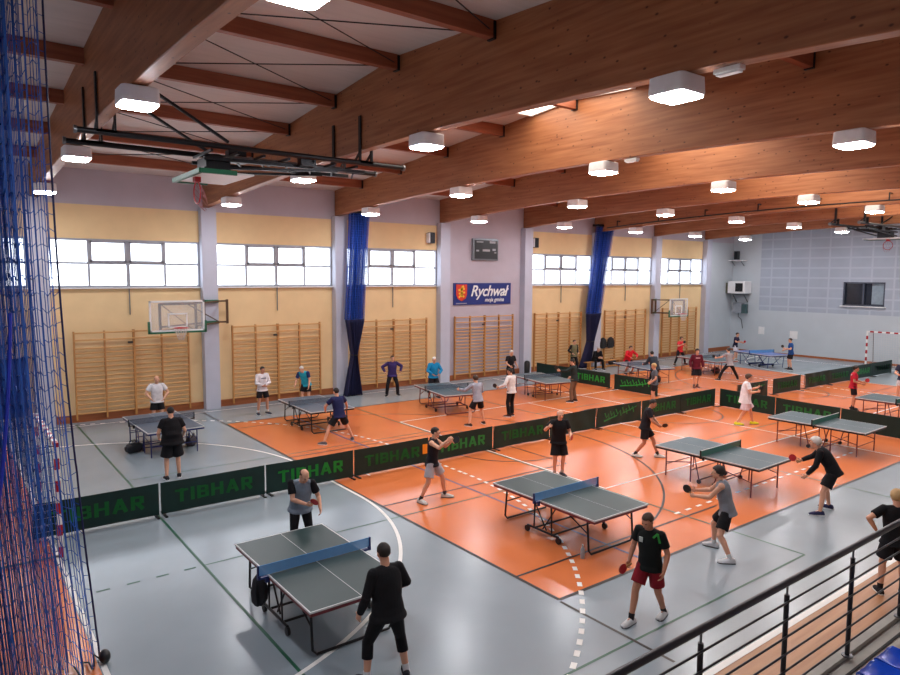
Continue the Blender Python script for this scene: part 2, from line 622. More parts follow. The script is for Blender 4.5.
# ------------------------------------------------------------------ roof beams, purlins, bracing
for n, x in enumerate(BX):
    ys = [YN + (YW - .02 - YN) * k / 60 for k in range(61)]
    w = .12
    rings = []
    for y in ys:
        zb, zt = zbeam(y), zroof(y) + .02
        rings.append([(x - w, y, zb), (x + w, y, zb), (x + w, y, zt), (x - w, y, zt)])
    mb = MB().loft(rings)
    o = mb.build('roof_beam', M['beam'])
    b = o.modifiers.new('soft_edges', 'BEVEL'); b.width = .012; b.limit_method = 'ANGLE'; b.angle_limit = .9
    tag(o, f'arched glue-laminated timber roof beam, {ORD[n]} counting from the blue net', 'beam', 'timber roof beams')
PY = [23.3, 20.55, 17.8, 15.1, 12.3, 9.25, 6.4, 3.5]
purl = MB()
proto = {}
for i in range(len(BX) + 1):
    a = XL if i == 0 else BX[i - 1] + .12
    b = XE if i == len(BX) else BX[i] - .12
    for k, y in enumerate(PY):
        L_ = b - a
        key = round(L_, 2)
        if key not in proto:
            proto[key] = MB().box((0, 0, 0), (L_, .16, .30)).mesh('roof_purlin', M['purlin'])
        o = bpy.data.objects.new('roof_purlin', proto[key])
        COL.objects.link(o)
        o.location = ((a + b) / 2, y, zroof(y) - .15)
        where = 'over the blue net' if i == 0 else ('beside the end wall' if i == len(BX) else f'between the {ORD[i - 1]} and {ORD[i]} beams')
        tag(o, f'red-brown roof purlin {where}, {ORD[k]} out from the window wall', 'purlin', 'roof purlins')
        if 0 < i < len(BX):
            if 'h' not in proto:
                proto['h'] = MB().box((0, 0, -.02), (.06, .18, .30)).mesh('hanger', M['dark_steel'])
            for s in (-1, 1):
                h = bpy.data.objects.new('hanger', proto['h'])
                COL.objects.link(h)
                h.parent = o
                h.location = (s * (L_ / 2 - .03), 0, 0)
# thin cross bracing in the two bays nearest the net
nb = 0
for bay in (1,):
    for k in range(0, 6):
        y0, y1 = PY[k], PY[k + 1]
        xa, xb = BX[bay - 1] + .13, BX[bay] - .13
        for s in (0, 1):
            p, q = ((xa, y0), (xb, y1)) if s == 0 else ((xa, y1), (xb, y0))
            dz = -.17 if s else -.20
            o = MB().tube([(p[0], p[1], zroof(p[1]) + dz), (q[0], q[1], zroof(q[1]) + dz)], .012, 6).build('bracing_rod', M['dark_steel'])
            tag(o, f'thin steel bracing rod under the roof, {"rising" if s else "falling"} across the {ORD[k]} purlin gap from the windows', 'rod', 'roof bracing rods')

# lamps
LY = [22.85, 17.2, 11.42, 5.6]
def lamp_proto():
    root = empty('ceiling_lamp', (0, 0, 0))
    b = MB()
    def rr(h, z, c=.07, n=4):
        pts = []
        for cx, cy, a in ((1, 1, 0), (-1, 1, 90), (-1, -1, 180), (1, -1, 270)):
            for k in range(n + 1):
                t = math.radians(a + 90 * k / n)
                pts.append(V((cx * (h - c) + c * math.cos(t), cy * (h - c) + c * math.sin(t), z)))
        return pts
    b.loft([rr(.24, .265), rr(.27, .25), rr(.28, .05), rr(.27, .02)])
    b.build('housing', M['lampbox'], root, True)
    d = MB()
    d.loft([rr(.262, .03), rr(.262, .0), rr(.22, -.022), rr(.12, -.035)])
    d.build('diffuser', M['lamp'], root, True)
    MB().box((0, 0, .272), (.10, .18, .02)).build('bracket', M['dark_steel'], root)
    return root
lp = lamp_proto()
first = True
WHERE = ['nearest the window wall', 'second from the window wall', 'third from the window wall', 'farthest from the window wall']
for n, x in enumerate(BX):
    for k, y in enumerate(LY):
        o = lp if first else copy_tree(lp)
        first = False
        o.location = (x, y, zbeam(y) - .28)
        tag(o, f'lit white box lamp under the {ORD[n]} roof beam, {WHERE[k]}', 'lamp', 'box lamps under the roof beams')
for n, (x, y) in enumerate(((8.0, 4.85), (13.4, 10.55))):
    r = thing('emergency_light', f'flat white emergency light fitted under the {ORD[n + 1]} roof beam', 'emergency light', (x, y, zbeam(y) - .05))
    MB().box((0, 0, 0), (.14, .36, .06)).build('housing', M['white'], r, bevel=.01)
    MB().box((0, 0, -.045), (.11, .30, .02)).build('cover', M['lampbox'], r)

# ------------------------------------------------------------------ wall bars
BAYX = {1: (3.5, 7.2), 2: (8.83, 12.47), 3: (14.3, 17.85), 4: (19.5, 23.2), 5: (24.75, 28.3), 6: (30.3, 34.0), 7: (35.7, 39.3)}
BARLAB = {1: 'behind the white and black tables nearest the net', 2: 'between the first two pilasters past the wall hoop', 3: 'right of the first blue curtain',
          4: 'under the blue town sign', 5: 'between the sign and the second blue curtain', 6: 'with dark jackets hanging on it', 7: 'under the far wall hoop'}
BARLAB = {1: 'under the wall hoop nearest the blue net', 2: 'between the second and third pilasters', 3: 'between the third and fourth pilasters',
          4: 'under the blue town sign', 5: 'between the town sign and the second blue curtain', 6: 'with dark jackets hung on it', 7: 'in the last bay before the end wall'}
for i, (x0, x1) in BAYX.items():
    r = thing('wall_bars', f'wooden gymnastics wall bars {BARLAB[i]}', 'wall bars', ((x0 + x1) / 2, YW - .04, 0), 0, 'wall bars along the window wall')
    L_ = x1 - x0
    up = None
    for k in range(5):
        xx = -L_ / 2 + L_ * k / 4
        wd = .075 if k == 2 else .05
        MB().box((xx, -.12, 1.6), (wd, .11, 3.0)).build('upright', M['bars'], r, bevel=.006)
    zs = [.30 + .158 * k for k in range(15)] + [2.80, 3.04]
    rg = None
    for z in zs:
        for s in (-1, 1):
            yy = -.20 if z > 2.7 else -.13
            if rg is None:
                rg = MB().tube([(-L_ / 4, 0, 0), (L_ / 4, 0, 0)], [.021, .021], 8).mesh('rung', M['rungs'], True)
            o = bpy.data.objects.new('rung', rg)
            COL.objects.link(o)
            o.parent = r
            o.location = (s * L_ / 4, yy, z)
            o.scale = (1, .75, 1.25)
    MB().box((-.12, -.17, 2.66), (.16, .03, .07)).build('maker_plate', M['black'], r)

# ------------------------------------------------------------------ text helper
def text_mesh(body, size, mat, bold=.0, shear=0., extrude=.002, spacing=1.):
    cu = bpy.data.curves.new('lettering', 'FONT')
    cu.body = body
    cu.size = size
    cu.offset = bold
    cu.shear = shear
    cu.extrude = extrude
    cu.align_x = 'CENTER'
    cu.align_y = 'CENTER'
    cu.space_character = spacing
    o = bpy.data.objects.new('lettering', cu)
    COL.objects.link(o)
    dg = bpy.context.evaluated_depsgraph_get()
    me = bpy.data.meshes.new_from_object(o.evaluated_get(dg))
    bpy.data.objects.remove(o)
    bpy.data.curves.remove(cu)
    me.materials.clear()
    me.materials.append(mat)
    me.name = 'lettering'
    return me
def link(name, me, parent, loc=(0, 0, 0), rot=(0, 0, 0), scale=(1, 1, 1)):
    o = bpy.data.objects.new(name, me)
    COL.objects.link(o)
    o.parent = parent
    o.location = loc
    o.rotation_euler = rot
    o.scale = scale
    return o

# town sign and scoreboard on the plain bay
r = thing('wall_sign', 'blue town sign with red shield and white script lettering', 'sign', (21.32, YW - .03, 4.15))
MB().box((0, 0, 0), (3.64, .05, 1.05)).build('panel', pm('sign_blue', (30, 46, 120), .4, var=.06), r)
sh = MB()
prof = [(-.33, .4), (.33, .4), (.33, -.08), (.24, -.28), (0, -.40), (-.24, -.28), (-.33, -.08)]
sh.loft([[(x - 1.35, -.028, z + .06) for x, z in prof], [(x - 1.35, -.045, z + .06) for x, z in prof]])
sh.build('shield', pm('shield_red', (206, 60, 36), .4), r)
fg = MB()
for a, b, w in (((0, .24), (0, -.2), .12), ((-.2, .12), (.18, .2), .09), ((-.18, -.04), (.2, .02), .08), ((-.02, -.1), (-.17, -.22), .08), ((.02, -.1), (.15, -.2), .08), ((.0, .24), (.12, .33), .1)):
    fg.bar((a[0] - 1.35, -.05, a[1] + .06), (b[0] - 1.35, -.05, b[1] + .06), .012, w, (0, 0, 1))
fg.build('shield_figure', pm('shield_gold', (246, 190, 60), .4), r)
MB().box((-1.35, -.03, -.45), (.66, .02, .05)).build('caption_strip', pm('caption_grey', (150, 150, 170), .5), r)
link('lettering', text_mesh('Rychwał', .74, M['white'], .012, .32, .003, .94), r, (.36, -.035, .12), (PI / 2, 0, 0))
link('lettering', text_mesh('moja gmina', .27, M['white'], .004, .32, .003), r, (.72, -.035, -.30), (PI / 2, 0, 0))

r = thing('scoreboard', 'black electronic scoreboard high above the blue town sign', 'scoreboard', (21.4, YW - .065, 6.3))
MB().box((0, 0, 0), (1.62, .12, 1.04)).build('casing', M['grey_steel'], r, bevel=.01)
MB().box((.03, -.065, 0), (1.44, .02, .9)).build('face', M['black'], r)
for (x, z, w, h) in ((-.38, .36, .42, .05), (.42, .36, .36, .10), (.02, -.04, .46, .10), (.52, .0, .2, .1), (-.52, -.06, .16, .08), (.6, -.14, .12, .06)):
    MB().box((x, -.08, z), (w, .012, h)).build('display', pm('display_grey', (170, 172, 176), .5), r)

for n, (x, lab) in enumerate(((18.12, 'left of the scoreboard, above the strip window'), (24.72, 'right of the scoreboard, above the strip window'))):
    r = thing('loudspeaker', f'small black loudspeaker high on the wall {lab}', 'loudspeaker', (x, YW - .16, 6.74))
    MB().box((0, 0, 0), (.26, .24, .5)).build('cabinet', M['black'], r, bevel=.015)
    MB().box((-.15, .03, 0), (.06, .24, .44)).build('bracket', M['lampbox'], r)
    MB().box((0, -.125, 0), (.2, .012, .42)).build('grille', M['dark_steel'], r)

# equipment in the far corner of the end wall
r = thing('loudspeaker', 'black loudspeaker on a white shelf high in the far corner', 'loudspeaker', (43.3, 25.1, 6.5))
MB().box((0, 0, .0), (.3, .26, .56)).build('cabinet', M['black'], r, bevel=.015)
MB().box((-.155, 0, 0), (.012, .2, .46)).build('grille', M['dark_steel'], r)
r = thing('wall_shelf', 'white shelf under the loudspeaker in the far corner', 'shelf', (43.35, 25.1, 6.15))
MB().box((0, -.05, 0), (.65, 1.0, .06)).build('board', M['white'], r)
for y in (-.35, .3):
    MB().bar((.3, y, -.03), (-.15, y, -.03), .03, .04).bar((.3, y, -.35), (-.15, y, -.04), .03, .03).build('bracket', M['grey_steel'], r)
r = thing('air_heater', 'white box-shaped air heater with dark fan on the far corner wall', 'air heater', (43.2, 24.75, 4.35))
MB().box((0, 0, 0), (.9, 1.2, .82)).build('casing', M['white'], r, bevel=.03)
fan = MB().box((-.46, -.22, 0), (.02, .52, .56))
fan.build('fan_grille', M['black'], r)
for k in range(5):
    MB().box((-.48, -.22, -.22 + .11 * k), (.02, .5, .02)).build('louvre', M['dark_steel'], r)
MB().box((.0, .75, -.05), (.5, .3, .7)).build('side_unit', pm('olive_grey', (104, 104, 84), .6), r)
MB().box((.15, 0, -.5), (.55, .9, .06)).bar((.4, -.4, -1.0), (-.1, -.4, -.5), .05, .05).bar((.4, .4, -1.0), (-.1, .4, -.5), .05, .05).build('bracket', M['grey_steel'], r)
r = thing('control_cabinet', 'grey-green switch cabinet on the corner wall below the air heater', 'cabinet', (43.54, 24.75, 2.96))
MB().box((0, .2, 0), (.3, .7, .7)).build('casing', pm('pale_cabinet', (150, 156, 164), .5), r, bevel=.01)
MB().box((-.16, -.32, -.05), (.2, .36, .62)).build('door', pm('cabinet_green', (60, 84, 86), .5), r)
MB().tube([(0, .2, -.35), (0, .2, -.6), (.05, .0, -.8), (.1, -.1, -1.4)], .03, 8).build('pipe', M['grey_steel'], r)
for n, (y, z, l) in enumerate(((21.2, 1.35, 'larger square white notice on the pale end wall'), (23.35, 1.5, 'smaller square white notice on the end wall near the corner'))):
    tag(MB().box((XE - .012, y, z), (.02, .5 - .1 * n, .5)).build('notice', M['white']), l, 'notice')

# ------------------------------------------------------------------ basketball hoops
def backboard(root, W=1.8, H=1.05):
    """board in the local xz plane, front towards -y, centred"""
    MB().box((0, 0, 0), (W, .02, H)).build('board', M['glass'], root)
    f = MB()
    for a in ((-W / 2 + .03, 0, .06, H), (W / 2 - .03, 0, .06, H)):
        f.box((a[0], -.005, 0), (a[2], .035, a[3]))
    f.box((0, -.005, H / 2 - .03), (W, .035, .06))
    f.box((0, -.005, -H / 2 + .03), (W, .035, .06))
    f.build('board_border', M['white'], root)
    q = MB()
    for x in (-.295, .295):
        q.box((x, -.014, -.15), (.05, .012, .45))
    for z in (-.375, .075):
        q.box((0, -.014, z), (.64, .012, .05))
    q.build('target_square', M['white'], root)
    g = MB()
    g.box((0, -.01, -H / 2 - .02), (W + .08, .07, .06))
    for x in (-W / 2 - .02, W / 2 + .02):
        g.box((x, -.01, -H / 2 + .16), (.06, .07, .4))
    g.build('edge_padding', M['green_pad'], root)
    rim = MB()
    cy = -.36
    rim.tube([(.225 * math.cos(2 * PI * k / 28), cy + .225 * math.sin(2 * PI * k / 28), -.375) for k in range(28)], .011, 8, closed=True)
    rim.box((0, -.08, -.395), (.16, .16, .04))
    rim.bar((-.07, -.02, -.4), (-.14, -.2, -.378), .02, .02).bar((.07, -.02, -.4), (.14, -.2, -.378), .02, .02)
    rim.build('rim', M['red_rim'], root, True)
    nt = MB()
    for lv in range(4):
        r0, r1 = .22 - .035 * lv, .22 - .035 * (lv + 1)
        for k in range(12):
            for s in (.5, -.5):
                a0, a1 = 2 * PI * (k + (lv % 2) * .5) / 12, 2 * PI * (k + (lv % 2) * .5 + s) / 12
                nt.tube([(r0 * math.cos(a0), cy + r0 * math.sin(a0), -.38 - .1 * lv), (r1 * math.cos(a1), cy + r1 * math.sin(a1), -.48 - .1 * lv)], .005, 4)
    nt.build('net', M['net_white'], root)

# wall hoop by the first pilasters, swung out on a steel frame
def wall_hoop(label, x, y, z, flip):
    r = thing('basketball_hoop', label, 'basketball hoop', (x, y, z))
    backboard(r)
    dep = YW - .36 - y
    st = MB()
    s = flip
    for xx in (-.55, .62):
        st.bar((xx, .06, -.5), (xx, .06, .42), .09, .07)
    st.bar((-.55, .07, .40), (.62, .07, .40), .06, .06)
    st.bar((-.55, .07, -.48), (.62, .07, -.48), .06, .06)
    st.build('mount_frame', M['brown_steel'], r)
    a = MB()
    k = 1.0 if flip > 0 else .42
    for zz in (-.36, .42):
        a.bar((.62 * s, .08, zz), (1.95 * s * k, dep - .02, zz), .05, .05)
        a.bar((-.55 * s, .08, zz), (1.35 * s * k, dep - .02, zz), .05, .05)
    a.bar((.4 * s * k, .5, .42), (1.9 * s * k, dep - .05, -.36), .03, .03)
    a.bar((-.5, .1, .40), (.5, .1, -.46), .025, .025)
    a.build('swing_arm', M['brown_steel'], r)
    p = MB()
    for xx in (1.35 * s * k, 2.2 * s * k):
        p.bar((xx, dep - .02, -.42), (xx, dep - .02, .48), .09, .07)
    for zz in (-.36, .42):
        p.bar((1.35 * s * k, dep - .0, zz), (2.2 * s * k, dep - .0, zz), .07, .06)
    p.build('wall_bracket', M['brown_steel'], r)
    for zz in (-.36, .42):
        MB().box((1.62 * s * k, dep - .05, zz), (.5 * k, .1, .1)).build('wall_clamp', M['green_pad'], r)
wall_hoop('glass basketball backboard on a brown steel arm beside the second pilaster', 6.38, 23.7, 3.62, 1)
wall_hoop('small basketball backboard on the far pilaster under the last window', 35.25, 24.0, 3.22, -1)

# folded hoop hung from the roof beams
def ceiling_hoop(label, xa, xb, ya, yb, z, xboard, sg, cat='basketball hoop'):
    r = thing('folding_basketball_hoop', label, cat, ((xa + xb) / 2, (ya + yb) / 2, z))
    T = Matrix.Translation(-r.location)
    def put(mbx, nm, mt, smooth=False):
        o = mbx.build(nm, mt, r, smooth)
        o.data.transform(T)
        return o
    for y in (ya, yb):
        put(MB().tube([(xa, y, z), (xb, y, z)], .055, 10), 'support_pipe', M['dark_steel'], True)
        for x in (xa, xb):
            put(MB().tube([(x, y, z), (x + (.05 if x == xb else -.05), y, z)], .075, 10), 'pipe_cap', M['grey_steel'], True)
    for bx in [b for b in BX if xa - .1 < b < xb + .1]:
        for y in (ya, yb):
            for s in (-1, 1):
                h = MB().box((bx + s * .15, y, z + .55), (.03, .10, 1.0))
                h.bar((bx + s * .15, y, z + .25), (bx + s * .15, y + .3, z + .02), .03, .05)
                h.box((bx, y, z + .02), (.34, .12, .05))
                put(h, 'hanger_strap', M['dark_steel'])
    xm = xboard
    # diagonal stays down from the beam
    for y in (ya, yb):
        put(MB().bar((xm - .9 * sg, y - .5, z + .75), (xm + .55 * sg, y - .2, z + .06), .05, .05), 'stay', M['dark_steel'])
    # folded mast lattice along the pipes
    m_ = MB()
    for y in (ya + .25, yb - .25):
        m_.bar((xm + .2 * sg, y, z - .22), (xm + 3.9 * sg, y, z - .16), .06, .07)
        m_.bar((xm + .2 * sg, y, z - .42), (xm + 3.2 * sg, y, z - .20), .05, .05)
    for k in range(7):
        x = xm + (.3 + .55 * k) * sg
        m_.bar((x, ya + .25, z - .22), (x + .4 * sg, yb - .25, z - .2), .035, .035)
        m_.bar((x, ya + .05, z - .08), (x, yb - .05, z - .08), .05, .05)
    put(m_, 'folded_mast', M['dark_steel'])
    put(MB().tube([(xm + .9 * sg, (ya + yb) / 2, z - .12), (xm + 3.6 * sg, (ya + yb) / 2, z - .1)], .07, 10), 'winch_tube', M['grey_steel'], True)
    put(MB().box((xm + 1.2 * sg, yb - .1, z + .02), (.4, .22, .26)), 'winch_motor', M['dark_steel'])
    put(MB().box((xm + 2.4 * sg, ya + .15, z - .1), (.35, .2, .2)), 'gear_box', M['dark_steel'])
    # board folded almost flat, front side down
    bz = z - .55
    b0, b1 = xm, xm + 1.05 * sg
    yc = (ya + yb) / 2
    put(MB().box(((b0 + b1) / 2, yc, bz), (1.05, 1.8, .03)), 'board', M['white'])  # glass board; the white it reflects is put in as plain colour
    g = MB().box((b0 - .03 * sg, yc, bz), (.08, 1.9, .09)).box(((b0 + b1) / 2 - .2 * sg, yc - .93, bz), (.7, .07, .09)).box(((b0 + b1) / 2 - .2 * sg, yc + .93, bz), (.7, .07, .09))
    put(g, 'edge_padding', M['green_pad'])
    put(MB().box(((b0 + b1) / 2, yc, bz + .2), (.5, .6, .36)), 'board_carrier', M['dark_steel'])
    rim = MB()
    rx = b0 + .17 * sg
    rim.tube([(rx, yc + .225 * math.cos(2 * PI * k / 24), bz - .33 + .225 * math.sin(2 * PI * k / 24)) for k in range(24)], .014, 8, closed=True)
    rim.box((rx, yc, bz - .06), (.12, .16, .12))
    put(rim, 'rim', M['red_rim'], True)
    nt = MB()
    for k in range(12):
        a = 2 * PI * k / 12
        nt.tube([(rx, yc + .22 * math.cos(a), bz - .33 + .22 * math.sin(a)), (rx + .1 * sg, yc + .19 * math.cos(a), bz - .45 + .2 * math.sin(a)), (rx + .16 * sg, yc + .14 * math.cos(a), bz - .56 + .14 * math.sin(a))], .006, 4)
    put(nt, 'net', pm('net_red', (170, 110, 116), .7), False)
ceiling_hoop('folded basketball hoop on dark pipes hung under the first two beams', 2.1, 9.0, 13.85, 15.15, 7.60, 4.2, 1)
ceiling_hoop('folded basketball hoop hung under the roof before the end wall', 34.2, 41.0, 13.85, 15.15, 7.60, 39.5, -1)

# curtain track along the sixth beam
r = thing('curtain_track', 'thin dark curtain rail with hangers along the sixth roof beam', 'curtain rail', (29.15, 14, 7.9))
def ztrack(y):
    return zbeam(y) + .12
MB().tube([(0, y - 14, ztrack(y) - 7.9) for y in [2 + .75 * k for k in range(31)]], .03, 6).build('rail', M['dark_steel'], r, True)
for k in range(9):
    y = 3 + 2.6 * k
    MB().bar((0, y - 14, ztrack(y) - 7.9 - .02), (0, y - 14, ztrack(y) - 7.9 + .3), .04, .04).bar((0, y - 14, ztrack(y) - 7.9 + .28), (.26, y - 14, ztrack(y) - 7.9 + .28), .04, .04).build('hanger', M['dark_steel'], r)

# ------------------------------------------------------------------ gathered divider curtains
def strands(mb_, grid, r):
    """thin square strands along both directions of a grid of points"""
    for row in grid:
        mb_.tube(row, r, 3)
    for j in range(len(grid[0])):
        mb_.tube([row[j] for row in grid], r, 3)
def divider(label, keys, y, seed):
    """keys: (z, centre x, half width); upper part is netting, lower part cloth"""
    rnd = random.Random(seed)
    r = thing('divider_curtain', label, 'curtain', (keys[-1][1], y, 0))
    T = Matrix.Translation((-keys[-1][1], -y, 0))
    def at(z):
        for (za, xa, wa), (zb, xb, wb) in zip(keys, keys[1:]):
            if zb <= z <= za:
                t_ = (za - z) / (za - zb)
                return xa + (xb - xa) * t_, wa + (wb - wa) * t_
        return keys[-1][1], keys[-1][2]
    def pt(u, z):
        c, w_ = at(z)
        ph = u * 2 * PI * 7
        return V((c + (2 * u - 1) * w_, y + .13 * math.sin(ph) + .05 * math.sin(2.3 * ph + 1) , z))
    zs = keys[2][0]
    n1 = 96
    net = MB()
    g = [[pt(i / 56, keys[0][0] - (keys[0][0] - zs) * j / 44) for i in range(57)] for j in range(45)]
    strands(net, g, .010)
    for k in (8, 20, 33, 47):
        net.tube([row[k] + V((0, .1, 0)) for row in g], .03, 4)
    o = net.build('netting', M['net_blue_light'], r); o.data.transform(T)
    cl = MB()
    rows = [[pt(i / n1, keys[2][0] - (keys[2][0] - keys[-1][0]) * j / 20) for i in range(n1 + 1)] for j in range(21)]
    vs = [p for row in rows for p in row]
    fs = []
    for j in range(20):
        for i in range(n1):
            a = j * (n1 + 1) + i
            fs.append((a, a + 1, a + n1 + 2, a + n1 + 1))
    cl.add(vs, fs)
    o = cl.build('cloth', M['curtain_navy'], r, True); o.data.transform(T)
    sd = o.modifiers.new('thickness', 'SOLIDIFY'); sd.thickness = .012
    # sheer backing cloth behind the netting gives it body
    sh_ = MB()
    rows = [[pt(i / n1, keys[0][0] - (keys[0][0] - zs) * j / 24) + V((0, .07, 0)) for i in range(n1 + 1)] for j in range(25)]
    vs = [p for row in rows for p in row]
    fs = [(j * (n1 + 1) + i, j * (n1 + 1) + i + 1, (j + 1) * (n1 + 1) + i + 1, (j + 1) * (n1 + 1) + i) for j in range(24) for i in range(n1)]
    sh_.add(vs, fs)
    o = sh_.build('sheer_cloth', pm('sheer_blue', (26, 66, 160), .7, var=.25, scale=9, alpha=.42), r, True); o.data.transform(T)
    c, w_ = at(keys[3][0])
    MB().tube([(c + (w_ + .03) * math.cos(2 * PI * k / 20), y + .2 * math.sin(2 * PI * k / 20), keys[3][0]) for k in range(20)], .02, 6, closed=True).build('tie', M['black'], r).data.transform(T)
    c0, w0 = keys[0][1], keys[0][2]
    MB().box((c0, y, keys[0][0] + .06), (2 * w0 + .5, .3, .12)).build('head_rail', M['dark_steel'], r).data.transform(T)
divider('gathered blue net curtain with navy lower cloth beside the third pilaster',
        [(7.55, 13.97, .42), (5.0, 13.82, .38), (3.2, 13.72, .40), (1.72, 13.66, .10), (.02, 13.6, .40)], 24.75, 1)
divider('gathered blue net curtain leaning across the sixth pilaster near the seated player',
        [(7.75, 29.65, .62), (5.0, 29.2, .52), (3.0, 28.85, .50), (1.45, 28.62, .18), (.02, 28.2, .34)], 25.03, 2)

# ------------------------------------------------------------------ big blue protective net at the near end
def protective_net():
    r = thing('protective_net', 'tall blue knotted safety net hanging in folds behind the near goal', 'net', (1.44, 9.4, 0))
    T = Matrix.Translation((-1.44, -9.4, 0))
    pth = []
    N_ = 900
    for i in range(N_ + 1):
        t_ = i / N_
        if t_ < .3:
            x = 1.44 - .40 * (t_ / .3)
            a, fr = .20, 9.
        else:
            x = 1.04 - 1.35 * ((t_ - .3) / .7)
            a, fr = .28, 26.
        ph = (t_ * fr if t_ < .3 else .3 * 9. + (t_ - .3) * fr) * 2 * PI
        pth.append((x, 9.4 + a * math.sin(ph) * min(1, t_ * 12) + .08 * math.sin(ph * .37 + 1)))
    # resample at even cloth length
    cum = [0.]
    for p, q in zip(pth, pth[1:]):
        cum.append(cum[-1] + math.hypot(q[0] - p[0], q[1] - p[1]))
    def at(s_):
        lo = 0
        import bisect
        lo = min(max(bisect.bisect_left(cum, s_), 1), len(cum) - 1)
        f_ = (s_ - cum[lo - 1]) / max(1e-9, cum[lo] - cum[lo - 1])
        return (pth[lo - 1][0] + (pth[lo][0] - pth[lo - 1][0]) * f_, pth[lo - 1][1] + (pth[lo][1] - pth[lo - 1][1]) * f_)
    cell, ch = .115, .19
    nc = int(cum[-1] / cell)
    Z0, Z1 = .03, 9.0
    nr = int((Z1 - Z0) / ch)
    grid = []
    rnd = random.Random(3)
    for j in range(nr + 1):
        z = Z0 + (Z1 - Z0) * j / nr
        row = []
        for i in range(nc + 1):
            x, y = at(i * cell)
            k = z / Z1
            lean = -.30 * min(1, z / 8.) - .09 * math.sin(PI * min(1, z / 8.))
            sag = .03 * math.sin(i * 1.7 + j * .6) + rnd.uniform(-.02, .02)
            row.append(V((x + lean * (1 if i < 14 else .8), y + rnd.uniform(-.012, .012), z + sag)))
        grid.append(row)
    print('net', nr, nc)
    m = MB()
    def thick(i, j):                         # doubled folds hang heavier towards the top
        return .0050 + (.0036 * min(1, grid[j][i].z / 6.) if i > 22 else .0006)
    for j, row in enumerate(grid):
        m.tube(row, [thick(i, j) for i in range(len(row))], 3)
    for i in range(nc + 1):
        m.tube([row[i] for row in grid], [thick(i, j) for j in range(len(grid))], 3)
    o = m.build('mesh', M['net_blue'], r); o.data.transform(T)
    m = MB().tube([row[0] for row in grid], .012, 6)
    o = m.build('edge_rope', pm('net_edge', (14, 24, 78), .6), r, True); o.data.transform(T)
    m = MB()
    m.tube([grid[0][i] + V((0, 0, .0)) for i in range(0, 14)], .012, 6)
    o = m.build('weight_rope', M['black'], r, True); o.data.transform(T)
    q = MB().tube([(.62 - .02 * k - .004 * k * k, 8.95, 4.6 - .42 * k) for k in range(12)], .02, 6)
    o = q.build('strap', pm('strap_blue', (24, 48, 176), .5), r, True); o.data.transform(T)
    q = MB().sph((1.48, 9.36, .09), (.07, .09, .09))
    o = q.build('corner_weight', M['black'], r, True); o.data.transform(T)
protective_net()
r = thing('crash_mat', 'dark blue padded mat against the window wall, seen through the blue net', 'mat', (1.35, YW - .13, 0))
MB().box((0, 0, 1.2), (1.5, .16, 2.2)).build('pad', pm('mat_blue', (20, 44, 120), .6, var=.05), r, bevel=.03)
MB().box((0, 0, .05), (1.4, .16, .1)).build('base', M['dark_steel'], r)

# ------------------------------------------------------------------ handball goals
def goal(label, x, yc, sg):
    r = thing('handball_goal', label, 'goal', (x, yc, 0))
    for s in (-1, 1):
        MB().box((0, s * 1.54, 1.0), (.08, .08, 2.0)).build('post', M['red_band'], r, bevel=.006)
    MB().box((0, 0, 2.04), (.08, 3.16, .08)).build('crossbar', M['red_band_x'], r, bevel=.006)
    b = MB()
    for s in (-1, 1):
        b.tube([(0, s * 1.54, .03), (-sg * 1.0, s * 1.54, .03)], .02, 6)
        b.tube([(0, s * 1.54, 2.03), (-sg * .8, s * 1.54, 2.0), (-sg * 1.0, s * 1.54, .03)], .02, 6)
    b.tube([(-sg * 1.0, -1.54, .03), (-sg * 1.0, 1.54, .03)], .02, 6)
    b.build('back_frame', M['grey_steel'], r, True)
    n = MB()
    g = []
    for j in range(17):
        z = 2.0 - 2.0 * j / 16
        xx = -sg * (.8 + .2 * j / 16)
        g.append([V((xx, -1.5 + 3.0 * i / 24, z)) for i in range(25)])
    strands(n, g, .003)
    for s in (-1, 1):
        g = [[V((-sg * (.8 + .2 * j / 16) * i / 7, s * 1.52, 2.0 - 2.0 * j / 16)) for i in range(8)] for j in range(17)]
        strands(n, g, .003)
    g = [[V((-sg * .8 * i / 7, -1.5 + 3.0 * k / 24, 2.0)) for k in range(25)] for i in range(8)]
    strands(n, g, .003)
    n.build('net', M['net_white'], r)
goal('red and white handball goal seen through the blue safety net', 1.5, 15.0, 1)
goal('red and white handball goal in front of the end wall', 41.5, 14.5, -1)

